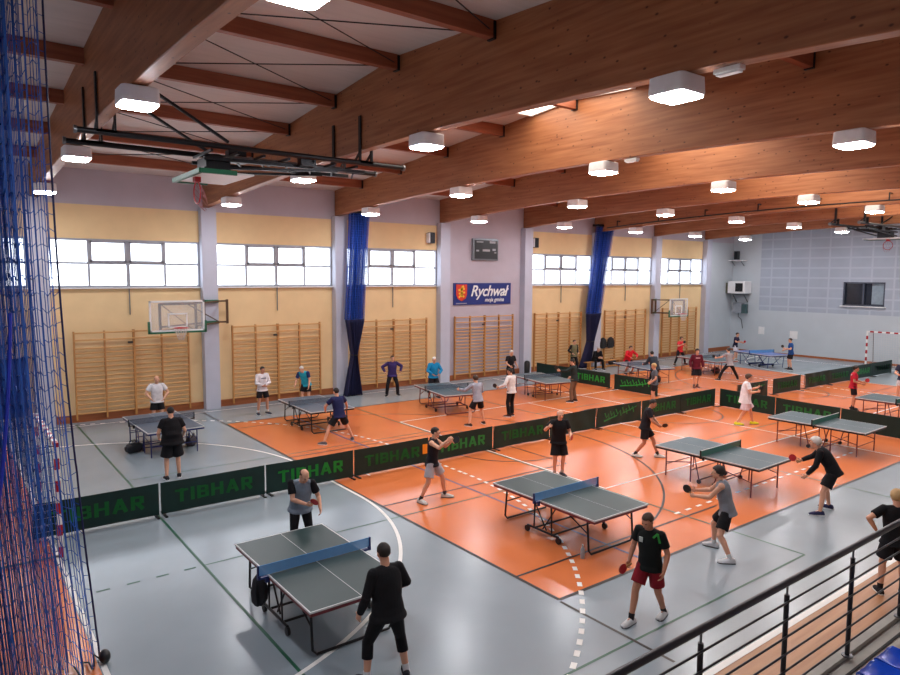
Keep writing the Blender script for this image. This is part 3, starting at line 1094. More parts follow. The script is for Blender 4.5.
# ------------------------------------------------------------------ table tennis tables
def top_material(name, rgb):
    """playing surface with white edge lines and a thin centre line, drawn in table axes"""
    if name in MATS:
        return MATS[name]
    m = bpy.data.materials.new(name)
    m.use_nodes = True
    nt = m.node_tree
    N, L = nt.nodes, nt.links
    b = N['Principled BSDF']
    tc = N.new('ShaderNodeTexCoord')
    sp = N.new('ShaderNodeSeparateXYZ')
    L.new(tc.outputs['Object'], sp.inputs[0])
    def mth(op, a, bb=None):
        n = N.new('ShaderNodeMath'); n.operation = op
        for i, q in enumerate((a, bb)):
            if q is None:
                continue
            if isinstance(q, (int, float)):
                n.inputs[i].default_value = q
            else:
                L.new(q, n.inputs[i])
        return n.outputs[0]
    ax = mth('ABSOLUTE', sp.outputs[0])
    ay = mth('ABSOLUTE', sp.outputs[1])
    e = mth('MAXIMUM', mth('GREATER_THAN', ax, 0.7625 - .018), mth('GREATER_THAN', ay, 1.37 - .018))
    e = mth('MAXIMUM', e, mth('LESS_THAN', ax, .004))
    mx = N.new('ShaderNodeMix'); mx.data_type = 'RGBA'
    L.new(e, mx.inputs['Factor'])
    mx.inputs['A'].default_value = (*lin(rgb), 1)
    mx.inputs['B'].default_value = (.6, .6, .6, 1)
    L.new(mx.outputs['Result'], b.inputs['Base Color'])
    b.inputs['Roughness'].default_value = .38
    b.inputs['Specular IOR Level'].default_value = .4
    MATS[name] = m
    return m
TOPS = {'green': top_material('table_top_green', (44, 64, 64)), 'slate': top_material('table_top_slate', (58, 80, 88)), 'blue': top_material('table_top_blue', (72, 86, 102)), 'royal': top_material('table_top_royal', (84, 108, 168))}
NETS = {'blue': pm('tt_net_blue', (86, 156, 214), .7, var=.05, alpha=.6), 'green': pm('tt_net_green', (54, 118, 100), .7, var=.05, alpha=.78), 'grey': pm('tt_net_grey', (70, 84, 104), .7, var=.05, alpha=.4)}
LEGS = {'black': M['dark_steel'], 'maroon': pm('leg_maroon', (116, 46, 44), .45, .2), 'navy': pm('leg_navy', (26, 44, 104), .45, .2), 'red': pm('edge_red', (120, 40, 46), .45)}
def make_table(top, net, leg, style, edge):
    r = empty('table_tennis_table', (0, 0, 0))
    for s in (-1, 1):
        MB().box((0, s * .686, .7475), (1.525, 1.366, .025)).build('tabletop', TOPS[top], r)
        a = MB()
        a.box((0, s * 1.34, .71), (1.48, .03, .05)).box((0, s * .04, .71), (1.48, .03, .05))
        for x in (-.735, .735):
            a.box((x, s * .69, .71), (.03, 1.33, .05))
        a.build('apron', LEGS[edge], r)
    lm = LEGS[leg]
    if style == 'u':
        for s in (-1, 1):
            y = s * 1.08
            MB().tube([(-.62, y, .70), (-.62, y + s * .05, .10), (-.56, y + s * .055, .03), (.56, y + s * .055, .03), (.62, y + s * .05, .10), (.62, y, .70)], .02, 8).build('leg', lm, r, True)
            for x in (-.62, .62):
                MB().tube([(x, y, .42), (x, s * .55, .68)], .013, 6).build('brace', lm, r, True)
            MB().tube([(-.66, s * .22, .70), (-.66, s * .24, .12), (.66, s * .24, .12), (.66, s * .22, .70)], .02, 8).build('centre_leg', lm, r, True)
        for x in (-.66, .66):
            MB().tube([(x, -.42, .13), (x, .42, .13)], .022, 8).build('carriage_rail', lm, r, True)
            for s in (-1, 1):
                w = MB().tube([(x - .02, s * .42, .065), (x + .02, s * .42, .065)], .062, 16)
                w.build('wheel', M['black'], r, True)
            MB().tube([(x * .92, -.05, .14), (x * .92, .3, .66)], .014, 6).tube([(x * .92, .05, .14), (x * .92, -.3, .66)], .014, 6).build('folding_arm', lm, r, True)
    elif style == 'fold':
        for s in (-1, 1):
            for x in (-.55, .55):
                MB().tube([(x, s * 1.05, .70), (x, s * .98, .02)], .018, 8).build('leg', lm, r, True)
                MB().tube([(x, s * .95, .70), (x * .9, s * .35, .10)], .016, 6).tube([(x, s * .3, .70), (x * .9, s * .75, .18)], .016, 6).build('folding_arm', lm, r, True)
            MB().tube([(-.55, s * 1.0, .22), (.55, s * 1.0, .22)], .014, 6).build('stretcher', lm, r, True)
            c = MB().box((0, s * .36, .13), (1.1, .05, .08))
            c.build('carriage_rail', lm, r)
            for x in (-.5, .5):
                MB().tube([(x - .02, s * .36, .07), (x + .02, s * .36, .07)], .068, 16).build('wheel', M['black'], r, True)
    else:
        for s in (-1, 1):
            for yy in (1.12, .42):
                for x in (-.62, .62):
                    MB().tube([(x, s * yy, .70), (x, s * yy, .01)], .017, 8).build('leg', lm, r, True)
                MB().tube([(-.62, s * yy, .30), (.62, s * yy, .30)], .012, 6).build('stretcher', lm, r, True)
            for x in (-.62, .62):
                MB().tube([(x, s * 1.12, .36), (x, s * .42, .50)], .012, 6).build('brace', lm, r, True)
            MB().tube([(-.62, s * .2, .10), (.62, s * .2, .10)], .016, 6).tube([(-.6, s * .2, .10), (-.6, s * .35, .68)], .014, 6).tube([(.6, s * .2, .10), (.6, s * .35, .68)], .014, 6).build('folding_arm', lm, r, True)
            for x in (-.6, .6):
                MB().tube([(x - .02, s * .2, .06), (x + .02, s * .2, .06)], .055, 14).build('wheel', M['black'], r, True)
    MB().box((0, 0, .838), (1.80, .006, .145)).build('net', NETS[net], r)
    MB().box((0, 0, .912), (1.80, .012, .016)).build('net_tape', M['white'] if net == 'green' else NETS[net], r)
    pc = LEGS['navy'] if net == 'blue' else M['dark_steel']
    for s in (-1, 1):
        p = MB().box((s * .91, 0, .84), (.025, .03, .17)).box((s * .84, 0, .735), (.16, .05, .025)).box((s * .90, 0, .75), (.04, .05, .06)).box((s * .78, 0, .70), (.05, .04, .09))
        p.build('net_post', pc, r)
    return r
TABLES = [
    ('A', 4.32, 9.0, .0, 'green', 'blue', 'black', 'u', 'red', 'green tennis table with blue net nearest the camera on the grey floor'),
    ('B', 9.75, 9.02, .0, 'green', 'blue', 'black', 'u', 'red', 'green tennis table with blue net on the orange court near the middle'),
    ('C', 15.2, 9.0, .02, 'slate', 'green', 'maroon', 's', 'black', 'slate table with green net and maroon legs behind the player in grey tank top'),
    ('D', 20.98, 9.1, .02, 'slate', 'green', 'maroon', 's', 'black', 'slate table with green net standing beside the dark barrier, behind the white-haired player'),
    ('L', 26.85, 9.0, .0, 'slate', 'green', 'maroon', 's', 'maroon', 'slate table at the right edge in front of the player in red and white'),
    ('E', 5.0, 20.5, .03, 'blue', 'grey', 'navy', 's', 'navy', 'blue-grey table with navy frame on grey floor by the white polo player'),
    ('F', 9.85, 20.5, -.03, 'blue', 'grey', 'black', 'u', 'black', 'blue-grey table facing the navy-shirted player with spread legs'),
    ('G', 15.2, 20.3, -.18, 'slate', 'grey', 'maroon', 'u', 'maroon', 'slate table between the bright blue jacket and the grey long-sleeved player'),
    ('H', 20.2, 20.2, -.2, 'slate', 'grey', 'maroon', 's', 'maroon', 'slate table at which the player in dark green jacket reaches out'),
    ('I', 27.1, 20.3, -.25, 'blue', 'grey', 'maroon', 's', 'navy', 'pale blue table between the red shirt and the dark jacket'),
    ('J', 32.2, 20.1, -.2, 'slate', 'grey', 'maroon', 's', 'maroon', 'slate table partly hidden by the maroon-shirted player'),
    ('K', 37.2, 19.8, -.28, 'royal', 'blue', 'navy', 'fold', 'navy', 'royal blue folding table farthest away before the pale end wall'),
]
protos = {}
TPOS = {}
for key, x, y, rz, top, net, leg, st, edge, lab in TABLES:
    k = (top, net, leg, st, edge)
    if k not in protos:
        protos[k] = o = make_table(*k)
    else:
        o = copy_tree(protos[k])
    o.location = (x, y, 0)
    o.rotation_euler = (0, 0, rz)
    tag(o, lab, 'table tennis table', 'table tennis tables')
    TPOS[key] = (x, y, rz)

# ------------------------------------------------------------------ barriers
BW, BH = 2.25, .70
def wavef(var, x, z):
    if var == 0:
        return .006 * math.sin(3 * x + 1)
    if var == 1:
        return .05 * math.sin(2.2 * x + .5) * (.4 + .6 * z / BH) + .02 * math.sin(7 * x + 4 * z)
    return .025 * math.sin(3.4 * x + 2) + .012 * math.sin(9 * x - 5 * z)
BM = {}
def block_letters(mt):
    """TIBHAR in heavy block capitals, in the xy plane"""
    q = MB()
    Hh, t = .29, .078
    st = {'T': (.27, [((0, .25), (.27, .25)), ((.135, 0), (.135, .29))]), 'I': (.085, [((.042, 0), (.042, .29))]),
          'B': (.25, [((.04, 0), (.04, .29)), ((0, .255), (.20, .255)), ((0, .147), (.21, .147)), ((0, .036), (.21, .036)), ((.205, .265), (.205, .155)), ((.213, .14), (.213, .02))]),
          'H': (.27, [((.04, 0), (.04, .29)), ((.23, 0), (.23, .29)), ((.04, .147), (.23, .147))]),
          'A': (.30, [((.04, 0), (.15, .29)), ((.26, 0), (.15, .29)), ((.07, .09), (.23, .09))]),
          'R': (.26, [((.04, 0), (.04, .29)), ((0, .255), (.20, .255)), ((0, .135), (.20, .135)), ((.208, .27), (.208, .125)), ((.12, .135), (.23, 0))])}
    tot = sum(st[c][0] for c in 'TIBHAR') + .05 * 5
    x = -tot / 2
    for c in 'TIBHAR':
        for a, b in st[c][1]:
            w = t * (.62 if abs(a[1] - b[1]) < .01 else 1.)
            q.bar((x + a[0], a[1] - Hh / 2, 0), (x + b[0], b[1] - Hh / 2, 0), w, .003, (0, 0, 1))
        x += st[c][0] + .05
    return q.mesh('lettering', mt)
def barrier_meshes(var, lit, art):  # lit selects the brighter green print colour
    k = (var, lit, art)
    if k in BM:
        return BM[k]
    m = MB()
    nx, nz = 24, 5
    def P(i, j, off):
        x = -BW / 2 + BW * i / nx
        z = .03 + (BH - .03) * j / nz
        zz = z - (.03 if var else .012) * math.sin(PI * i / nx) * (j / nz)
        return (x, wavef(var, x, z) + off, zz)
    vs = [P(i, j, -.006) for j in range(nz + 1) for i in range(nx + 1)] + [P(i, j, .006) for j in range(nz + 1) for i in range(nx + 1)]
    fs = []
    h = (nx + 1) * (nz + 1)
    for j in range(nz):
        for i in range(nx):
            a = j * (nx + 1) + i
            fs += [(a, a + 1, a + nx + 2, a + nx + 1), (h + a, h + a + nx + 1, h + a + nx + 2, h + a + 1)]
    for i in range(nx):
        for j in (0, nz):
            a = j * (nx + 1) + i
            fs.append((a, a + 1, h + a + 1, h + a))
    for j in range(nz):
        for i in (0, nx):
            a = j * (nx + 1) + i
            fs.append((a, a + nx + 1, h + a + nx + 1, h + a))
    m.add(vs, fs)
    panel_ = m.mesh('panel', M['barrier'], True)
    mt = M['barrier_text_bright'] if lit else M['barrier_text']
    out = []
    if art == 'text':
        t_ = block_letters(mt)
    elif art == 'script':
        q = MB()
        for s in range(5):
            x0 = -.75 + .3 * s
            q.tube([(x0, .12 + .04 * s, 0), (x0 + .08, -.05 + .03 * s, .0), (x0 + .2, .08 + .03 * s, 0), (x0 + .24, -.12 + .03 * s, 0)], .022, 4)
        q.tube([(-.8, -.16, 0), (-.3, -.08, 0), (.3, .04, 0), (.85, .2, 0)], [.03, .02, .018, .012], 4)
        t_ = q.mesh('lettering', mt)
        for v in t_.vertices:
            v.co.z *= .1
    else:
        t_ = None
    if t_ is not None:
        # keep the print wrapped on the panel: local text xy -> barrier xz
        def wrap(me, x_off, yside):
            me = me.copy()
            for v in me.vertices:
                x, z = v.co.x * yside + x_off, v.co.y + .37
                zz = z - (.03 if var else .012) * math.sin(PI * (x + BW / 2) / BW) * (z / BH)
                v.co = (x, wavef(var, x, z) - yside * (.011 + abs(v.co.z)), zz)
            return me
        sub = t_
        out = [wrap(sub, .0, 1), wrap(sub, .0, -1)]
    fr = MB()
    for s in (-1, 1):
        fr.tube([(s * (BW / 2 - .015), .014, .015), (s * (BW / 2 - .015), .014, BH - .02)], .012, 6)
    fr.tube([(-BW / 2 + .015, .02, BH - .03), (BW / 2 - .015, .02, BH - .03)], .010, 6)
    BM[k] = (panel_, out, fr.mesh('post_frame', M['dark_steel']))
    return BM[k]
def text_sub(me):
    bm = bmesh.new()
    bm.from_mesh(me)
    bmesh.ops.subdivide_edges(bm, edges=[e for e in bm.edges if e.calc_length() > .12], cuts=2, use_grid_fill=False)
    bm.to_mesh(me)
    bm.free()
    return me
FEET = MB().box((0, 0, .012), (.05, .42, .024)).mesh('foot', M['black'])
def barrier(x, y, az, label, var=0, lit=False, art='text', group='barriers', patch=False):
    """az: direction of the barrier's length, radians from +x; lettered side to the right of it"""
    r = thing('court_barrier', label, 'barrier', (x, y, 0), az, group)
    p, ts, fr = barrier_meshes(var, lit, art)
    link('panel', p, r)
    for t_ in ts:
        link('lettering', t_, r)
    link('post_frame', fr, r)
    for s in (-1, 1):
        link('foot', FEET, r, (s * (BW / 2 - .06), 0, 0))
    if patch:
        MB().box((1.02, wavef(var, 1.0, .35) - .014, .40), (.17, .006, .26)).build('printed_patch', M['orange_patch'], r)
    return r
# long row across the hall
row = [3.46 - 2.29 + 2.29 * k for k in range(10)]
names = ['partly behind the blue net', 'with green letters behind the nearest table, left of its player', 'with bright green letters behind the man in grey and black',
         'with orange patch beside the tank top player', 'half hidden by the tank top player', 'left of the older man in black', 'wrinkled, just right of the older man in black',
         'with green scribble in the middle of the long row', 'behind the player in black by the slate table', 'at the corner end of the long row']
for k, x0 in enumerate(row):
    cx = x0 + 2.29 / 2
    barrier(cx, 14.6 + (.06 if k in (6, 7) else 0), [0, .0, .0, .0, .02, 0, .03, -.03, 0, .0][k], 'dark green low barrier ' + names[k],
            [0, 0, 0, 0, 0, 2, 1, 2, 0, 0][k], k in (2,), 'script' if k == 7 else ('none' if k == 6 else 'text'), 'barriers of the long row', k == 3)
# row turning towards the camera, beside the far slate table
nm = ['behind the player in white with yellow shoes', 'partly hidden by a corner of the slate table', 'ending behind the right end of the slate table']
for k in range(3):
    barrier(24.17 - .16 * k, 14.50 - 1.14 - 2.30 * k, -PI / 2 - .05, 'dark low barrier in the side row ' + nm[k], 0, False, 'text' if k < 2 else 'none', 'barriers of the side row')
# row going on to the right
xs = [26.75, 29.55, 32.25, 34.5, 36.85, 39.2]
nm = ['behind the raised hands of the white-clad player', 'just right of the white-clad player', 'before the gap below the blue-shirted player', 'left of the player in red and white', 'right of the player in red and white, before the goal', 'at the right edge of the photo']
for k, x in enumerate(xs):
    barrier(x, 14.55 - .04 * k, -.03, 'dark green low barrier ' + nm[k], [2, 0, 1, 0, 0, 0][k], False, 'text' if k != 0 else 'script', 'barriers of the right row')
# row between the far tables
nm = ['farthest back by the wall bars', 'with bright green letters behind the dark green jacket', 'with green scribble by the grey-haired youngster']
for k, (y, lit, art) in enumerate(((23.15, False, 'none'), (20.8, True, 'text'), (18.3, True, 'script'))):
    barrier(23.85 + .04 * k, y, -PI / 2 + .02, 'dark green barrier between far tables, ' + nm[k], 0, lit, art, 'barriers between the far tables')

# ------------------------------------------------------------------ bags and small things
def bag(label, x, y, s, col, rz=0.):
    r = thing('sports_bag', label, 'bag', (x, y, 0), rz)
    rings = []
    for i in range(9):
        t_ = -1 + 2 * i / 8
        q = math.sqrt(max(.02, 1 - .75 * t_ ** 4))
        ring = []
        for k in range(16):
            a = 2 * PI * k / 16
            ca, sa = math.cos(a), math.sin(a)
            px = (abs(ca) ** .6) * (1 if ca > 0 else -1) * .17 * q * s
            pz = (abs(sa) ** .6) * (1 if sa > 0 else -1) * .16 * q * s + .165 * s
            ring.append(V((t_ * .30 * s, px + .012 * math.sin(5 * t_ + k), max(.004, pz + .015 * math.sin(7 * t_ + 2 * k)))))
        rings.append(ring)
    MB().loft(rings).build('body', pm('bag_' + col, (26, 26, 32) if col == 'black' else (44, 34, 46), .7, var=.2, bump=.3), r, True)
    h = MB()
    for yy in (-.06, .06):
        h.tube([(-.14 * s, yy, .30 * s), (-.10 * s, yy, .42 * s), (.10 * s, yy, .42 * s), (.14 * s, yy, .30 * s)], .012, 6)
    h.build('handle', M['black'], r, True)
    MB().tube([(-.24 * s, 0, .325 * s), (.24 * s, 0, .325 * s)], .008, 6).build('zip', M['grey_steel'], r)
bag('black sports bag under the left side of the blue-grey table with navy frame', 4.18, 20.35, .8, 'black', .4)
bag('dark purple-black bag under the right side of the table by the white polo player', 5.72, 20.2, .85, 'plum', 1.1)
bag('black bag on the floor under the hung jackets', 30.5, 24.98, .9, 'black', .1)
bag('black bag under the pale blue table by the dark jacket', 27.3, 19.6, .9, 'black', .6)
bag('dark bag lying under the slate table behind the maroon-shirted player', 32.3, 19.6, .9, 'black', .2)
# dark cloth bag hung on the near table's net post
r = thing('cloth_bag', 'black cloth bag hanging from the near table beside its net', 'bag', (3.52, 9.25, .22))
rings = []
for z, w, d in ((.46, .05, .03), (.40, .10, .06), (.22, .13, .09), (.08, .12, .09), (.0, .07, .05)):
    rings.append([V((w * math.cos(2 * PI * k / 14), d * math.sin(2 * PI * k / 14) * (1 + .2 * math.sin(3 * k)), z)) for k in range(14)])
MB().loft(rings).build('body', pm('bag_black', (26, 26, 32), .7), r, True)
MB().tube([(-.04, 0, .44), (.0, 0, .54), (.04, 0, .44)], .010, 6).build('strap', M['black'], r, True)
def bottle(label, x, y, rgb):
    r = thing('water_bottle', label, 'bottle', (x, y, 0))
    b = MB()
    rs = [(0, .034), (.01, .038), (.17, .038), (.21, .018), (.235, .015)]
    b.ell([(V((0, 0, z)), V((1, 0, 0)), V((0, 1, 0)), q, q) for z, q in rs], 14)
    b.build('body', pm('bottle_' + str(rgb[0]), rgb, .3), r, True)
    MB().ell([(V((0, 0, z)), V((1, 0, 0)), V((0, 1, 0)), .016, .016) for z in (.235, .26)], 12).build('cap', M['white'], r)
bottle('clear water bottle standing by the second table on the orange court', 8.98, 7.9, (150, 160, 170))
# tall dark can-like bin near the wall bars beside the sixth pilaster
r = thing('waste_bin', 'slim black bin by the fourth pilaster left of the farthest barrier', 'bin', (23.75, 24.9, 0))
MB().ell([(V((0, 0, z)), V((1, 0, 0)), V((0, 1, 0)), q, q) for z, q in ((0, .13), (.02, .14), (.60, .15), (.62, .14))], 18).build('body', M['black'], r, True)
MB().ell([(V((0, 0, z)), V((1, 0, 0)), V((0, 1, 0)), q, q) for z, q in ((.62, .15), (.70, .12), (.74, .05))], 18).build('lid', M['dark_steel'], r, True)
# jackets hung on the bars
for n, (x, w) in enumerate(((30.0, .19), (30.66, .21))):
    r = thing('hanging_jacket', ['dark jacket on the wall bars, next to the seated player', 'dark jacket on the wall bars, beside the other hung jacket'][n], 'jacket', (x, YW - .33, .95))
    rings = []
    for z, a, d in ((.62, .05, .03), (.56, w * .8, .07), (.35, w, .09), (.12, w * .95, .08), (0, w, .07)):
        rings.append([V((a * math.cos(2 * PI * k / 18), d * math.sin(2 * PI * k / 18) + .015 * math.sin(5 * k), z)) for k in range(18)])
    MB().loft(rings).build('body', pm('jacket_black', (22, 22, 26), .8, var=.2), r, True)
    for s in (-1, 1):
        MB().tube([(s * w * .75, 0, .52), (s * (w + .04), -.01, .3), (s * (w + .05), 0, .05)], [.06, .055, .05], 8).build('sleeve', MATS['jacket_black'], r, True)
# bench under the seated player
r = thing('gym_bench', 'long low wooden bench by the wall under the seated player', 'bench', (29.1, 24.42, 0))
MB().box((0, 0, .40), (3.0, .26, .04)).build('seat', M['bars'], r, bevel=.006)
for x in (-1.2, 0, 1.2):
    MB().box((x, 0, .19), (.06, .22, .38)).box((x, 0, .015), (.08, .36, .03)).build('leg', M['bars'], r)
MB().box((0, 0, .08), (2.7, .08, .08)).build('stretcher', M['bars'], r)

# ------------------------------------------------------------------ spectator stand and railing
RY, RZ, FZ = 2.70, 2.44, 1.28
mb = MB()
mb.box((21.5, (1.75 + 2.80) / 2, FZ / 2), (XE - XL, 1.05, FZ))
mb.box((21.5, (.95 + 1.75) / 2, .84), (XE - XL, .8, 1.68))
mb.box((21.5, (.15 + .95) / 2, 1.04), (XE - XL, .8, 2.08))
mb.box((21.5, (YN + .15) / 2, 1.24), (XE - XL, .15 - YN, 2.48))
mb.box((21.5, 2.76, FZ + .02), (XE - XL, .10, .05))
st = struct('floor_stand', mb, M['concrete'], None, 'grey concrete tiers of the spectator stand behind the railing', 'stand')
MB().box((21.5, 2.58, FZ + .003), (XE - XL, .03, .006)).build('floor_seam', M['seam'], st)
MB().box((21.5, 2.42, FZ + .003), (XE - XL, .012, .006)).build('floor_seam', M['seam'], st)
r = thing('railing', 'black steel railing along the front of the stand', 'railing', (5.6, RY, FZ))
MB().tube([(1.6 - 5.6, 0, RZ - FZ), (12.5 - 5.6, 0, RZ - FZ)], .031, 12).build('handrail', M['rail'], r, True)
px = [4.40 + 1.29 * k for k in range(-2, 7)]
for x in px:
    MB().tube([(x - 5.6, 0, .05), (x - 5.6, 0, 1.05)], .022, 10).build('post', M['rail'], r, True)
    MB().tube([(x - 5.6, 0, 1.05), (x - 5.6, 0, 1.14)], .010, 8).build('saddle', M['grey_steel'], r)
    MB().tube([(x - 5.6, 0, .045), (x - 5.6, 0, .06)], .05, 12).build('foot_plate', M['grey_steel'], r)
for k in range(6):
    z = 1.16 - 1.10 * (k + 1) / 7
    MB().tube([(1.6 - 5.6, -.026, z), (12.5 - 5.6, -.026, z)], .0095, 8).build('cross_bar', M['rail'], r, True)
# blue plastic seats
def seat(label, x):
    r = thing('stadium_seat', label, 'seat', (x, 2.04, FZ), 0, 'blue stand seats')
    rings = []
    for t_, w, z0, lip in ((-.21, .13, .62, .0), (-.20, .15, .56, .01), (-.17, .165, .46, .03), (-.13, .17, .41, .05), (-.04, .172, .39, .05), (.10, .172, .40, .045), (.19, .165, .425, .03), (.225, .14, .42, .01), (.235, .12, .40, .0)):
        ring = []
        for k in range(13):
            u = -1 + 2 * k / 12
            ring.append(V((w * u, t_, z0 + lip * abs(u) ** 4)))
        for k in range(13):
            u = 1 - 2 * k / 12
            ring.append(V((w * .97 * u, t_, z0 - .022 + lip * abs(u) ** 4)))
        rings.append(ring)
    MB().loft(rings).build('shell', M['seat_blue'], r, True)
    q = MB()
    q.box((0, -.02, .185), (.05, .06, .37)).box((0, -.02, .015), (.22, .3, .03))
    q.build('pedestal', M['dark_steel'], r)
seat('blue plastic stand seat nearest the picture edge, beside the railing post', 6.56)
seat('blue plastic stand seat at the bottom edge, left of the other blue seat', 6.20)

# ------------------------------------------------------------------ people
JOBS = []            # (temporary object, final name, material, parent, mark)
def remesh_job(mb_, name, mat, parent, voxel, smooth=3, fac=.5, label=None):
    o = bpy.data.objects.new('tmp', mb_.mesh('tmp', mat))
    COL.objects.link(o)
    m = o.modifiers.new('r', 'REMESH')
    m.mode = 'VOXEL'
    m.voxel_size = voxel
    m.use_smooth_shade = True
    if smooth:
        s = o.modifiers.new('s', 'SMOOTH')
        s.factor = fac
        s.iterations = smooth
    JOBS.append((o, name, mat, parent, label))
def flush_jobs():
    bpy.context.view_layer.update()
    dg = bpy.context.evaluated_depsgraph_get()
    for o, name, mat, parent, label in JOBS:
        me = bpy.data.meshes.new_from_object(o.evaluated_get(dg))
        me.name = name
        me.materials.clear()
        me.materials.append(mat)
        me.polygons.foreach_set('use_smooth', [True] * len(me.polygons))
        n = bpy.data.objects.new(name, me)
        COL.objects.link(n)
        n.parent = parent
        if label:
            n['label'] = label
    for o, *_ in JOBS:
        me = o.data
        bpy.data.objects.remove(o)
        bpy.data.meshes.remove(me)
    JOBS.clear()

SKIN = {'a': pm('skin_fair', (214, 160, 132), .55, var=.05), 'b': pm('skin_tan', (190, 132, 104), .55, var=.05)}
HAIR = {'dark': pm('hair_dark', (34, 26, 22), .7, var=.2), 'brown': pm('hair_brown', (70, 48, 34), .7, var=.2), 'grey': pm('hair_grey', (170, 166, 162), .7, var=.1),
        'white': pm('hair_white', (206, 202, 196), .7, var=.06), 'blond': pm('hair_blond', (186, 152, 104), .7, var=.12)}
def cloth(rgb):
    return pm('cloth_%d_%d_%d' % rgb, rgb, .85, var=.14, scale=9, bump=.25, spec=.25)
EYE = pm('eye_dark', (30, 24, 22), .3)
LIP = pm('lip', (150, 84, 76), .5)
RUBBER_R = pm('bat_rubber_red', (178, 30, 40), .55)
RUBBER_B = pm('bat_rubber_black', (22, 22, 24), .55)
HANDLE = wood('bat_handle', (190, 140, 84), (160, 112, 60), 0, .5, False)

def ik(a, t, l1, l2, pole):
    d = t - a
    ln = d.length
    mx = (l1 + l2) * .995
    if ln > mx:
        d = d * (mx / ln)
        ln = mx
        t = a + d
    mn = abs(l1 - l2) + .04
    if ln < mn:
        d = d.normalized() * mn
        ln = mn
        t = a + d
    u = d.normalized()
    p = pole - u * pole.dot(u)
    if p.length < 1e-4:
        p = V((0, 0, 1)) - u * u.z
    p.normalize()
    c = (l1 * l1 + ln * ln - l2 * l2) / (2 * ln)
    h = math.sqrt(max(0, l1 * l1 - c * c))
    return a + u * c + p * h, t

def rotm(axis, ang):
    return Matrix.Rotation(ang, 3, axis)

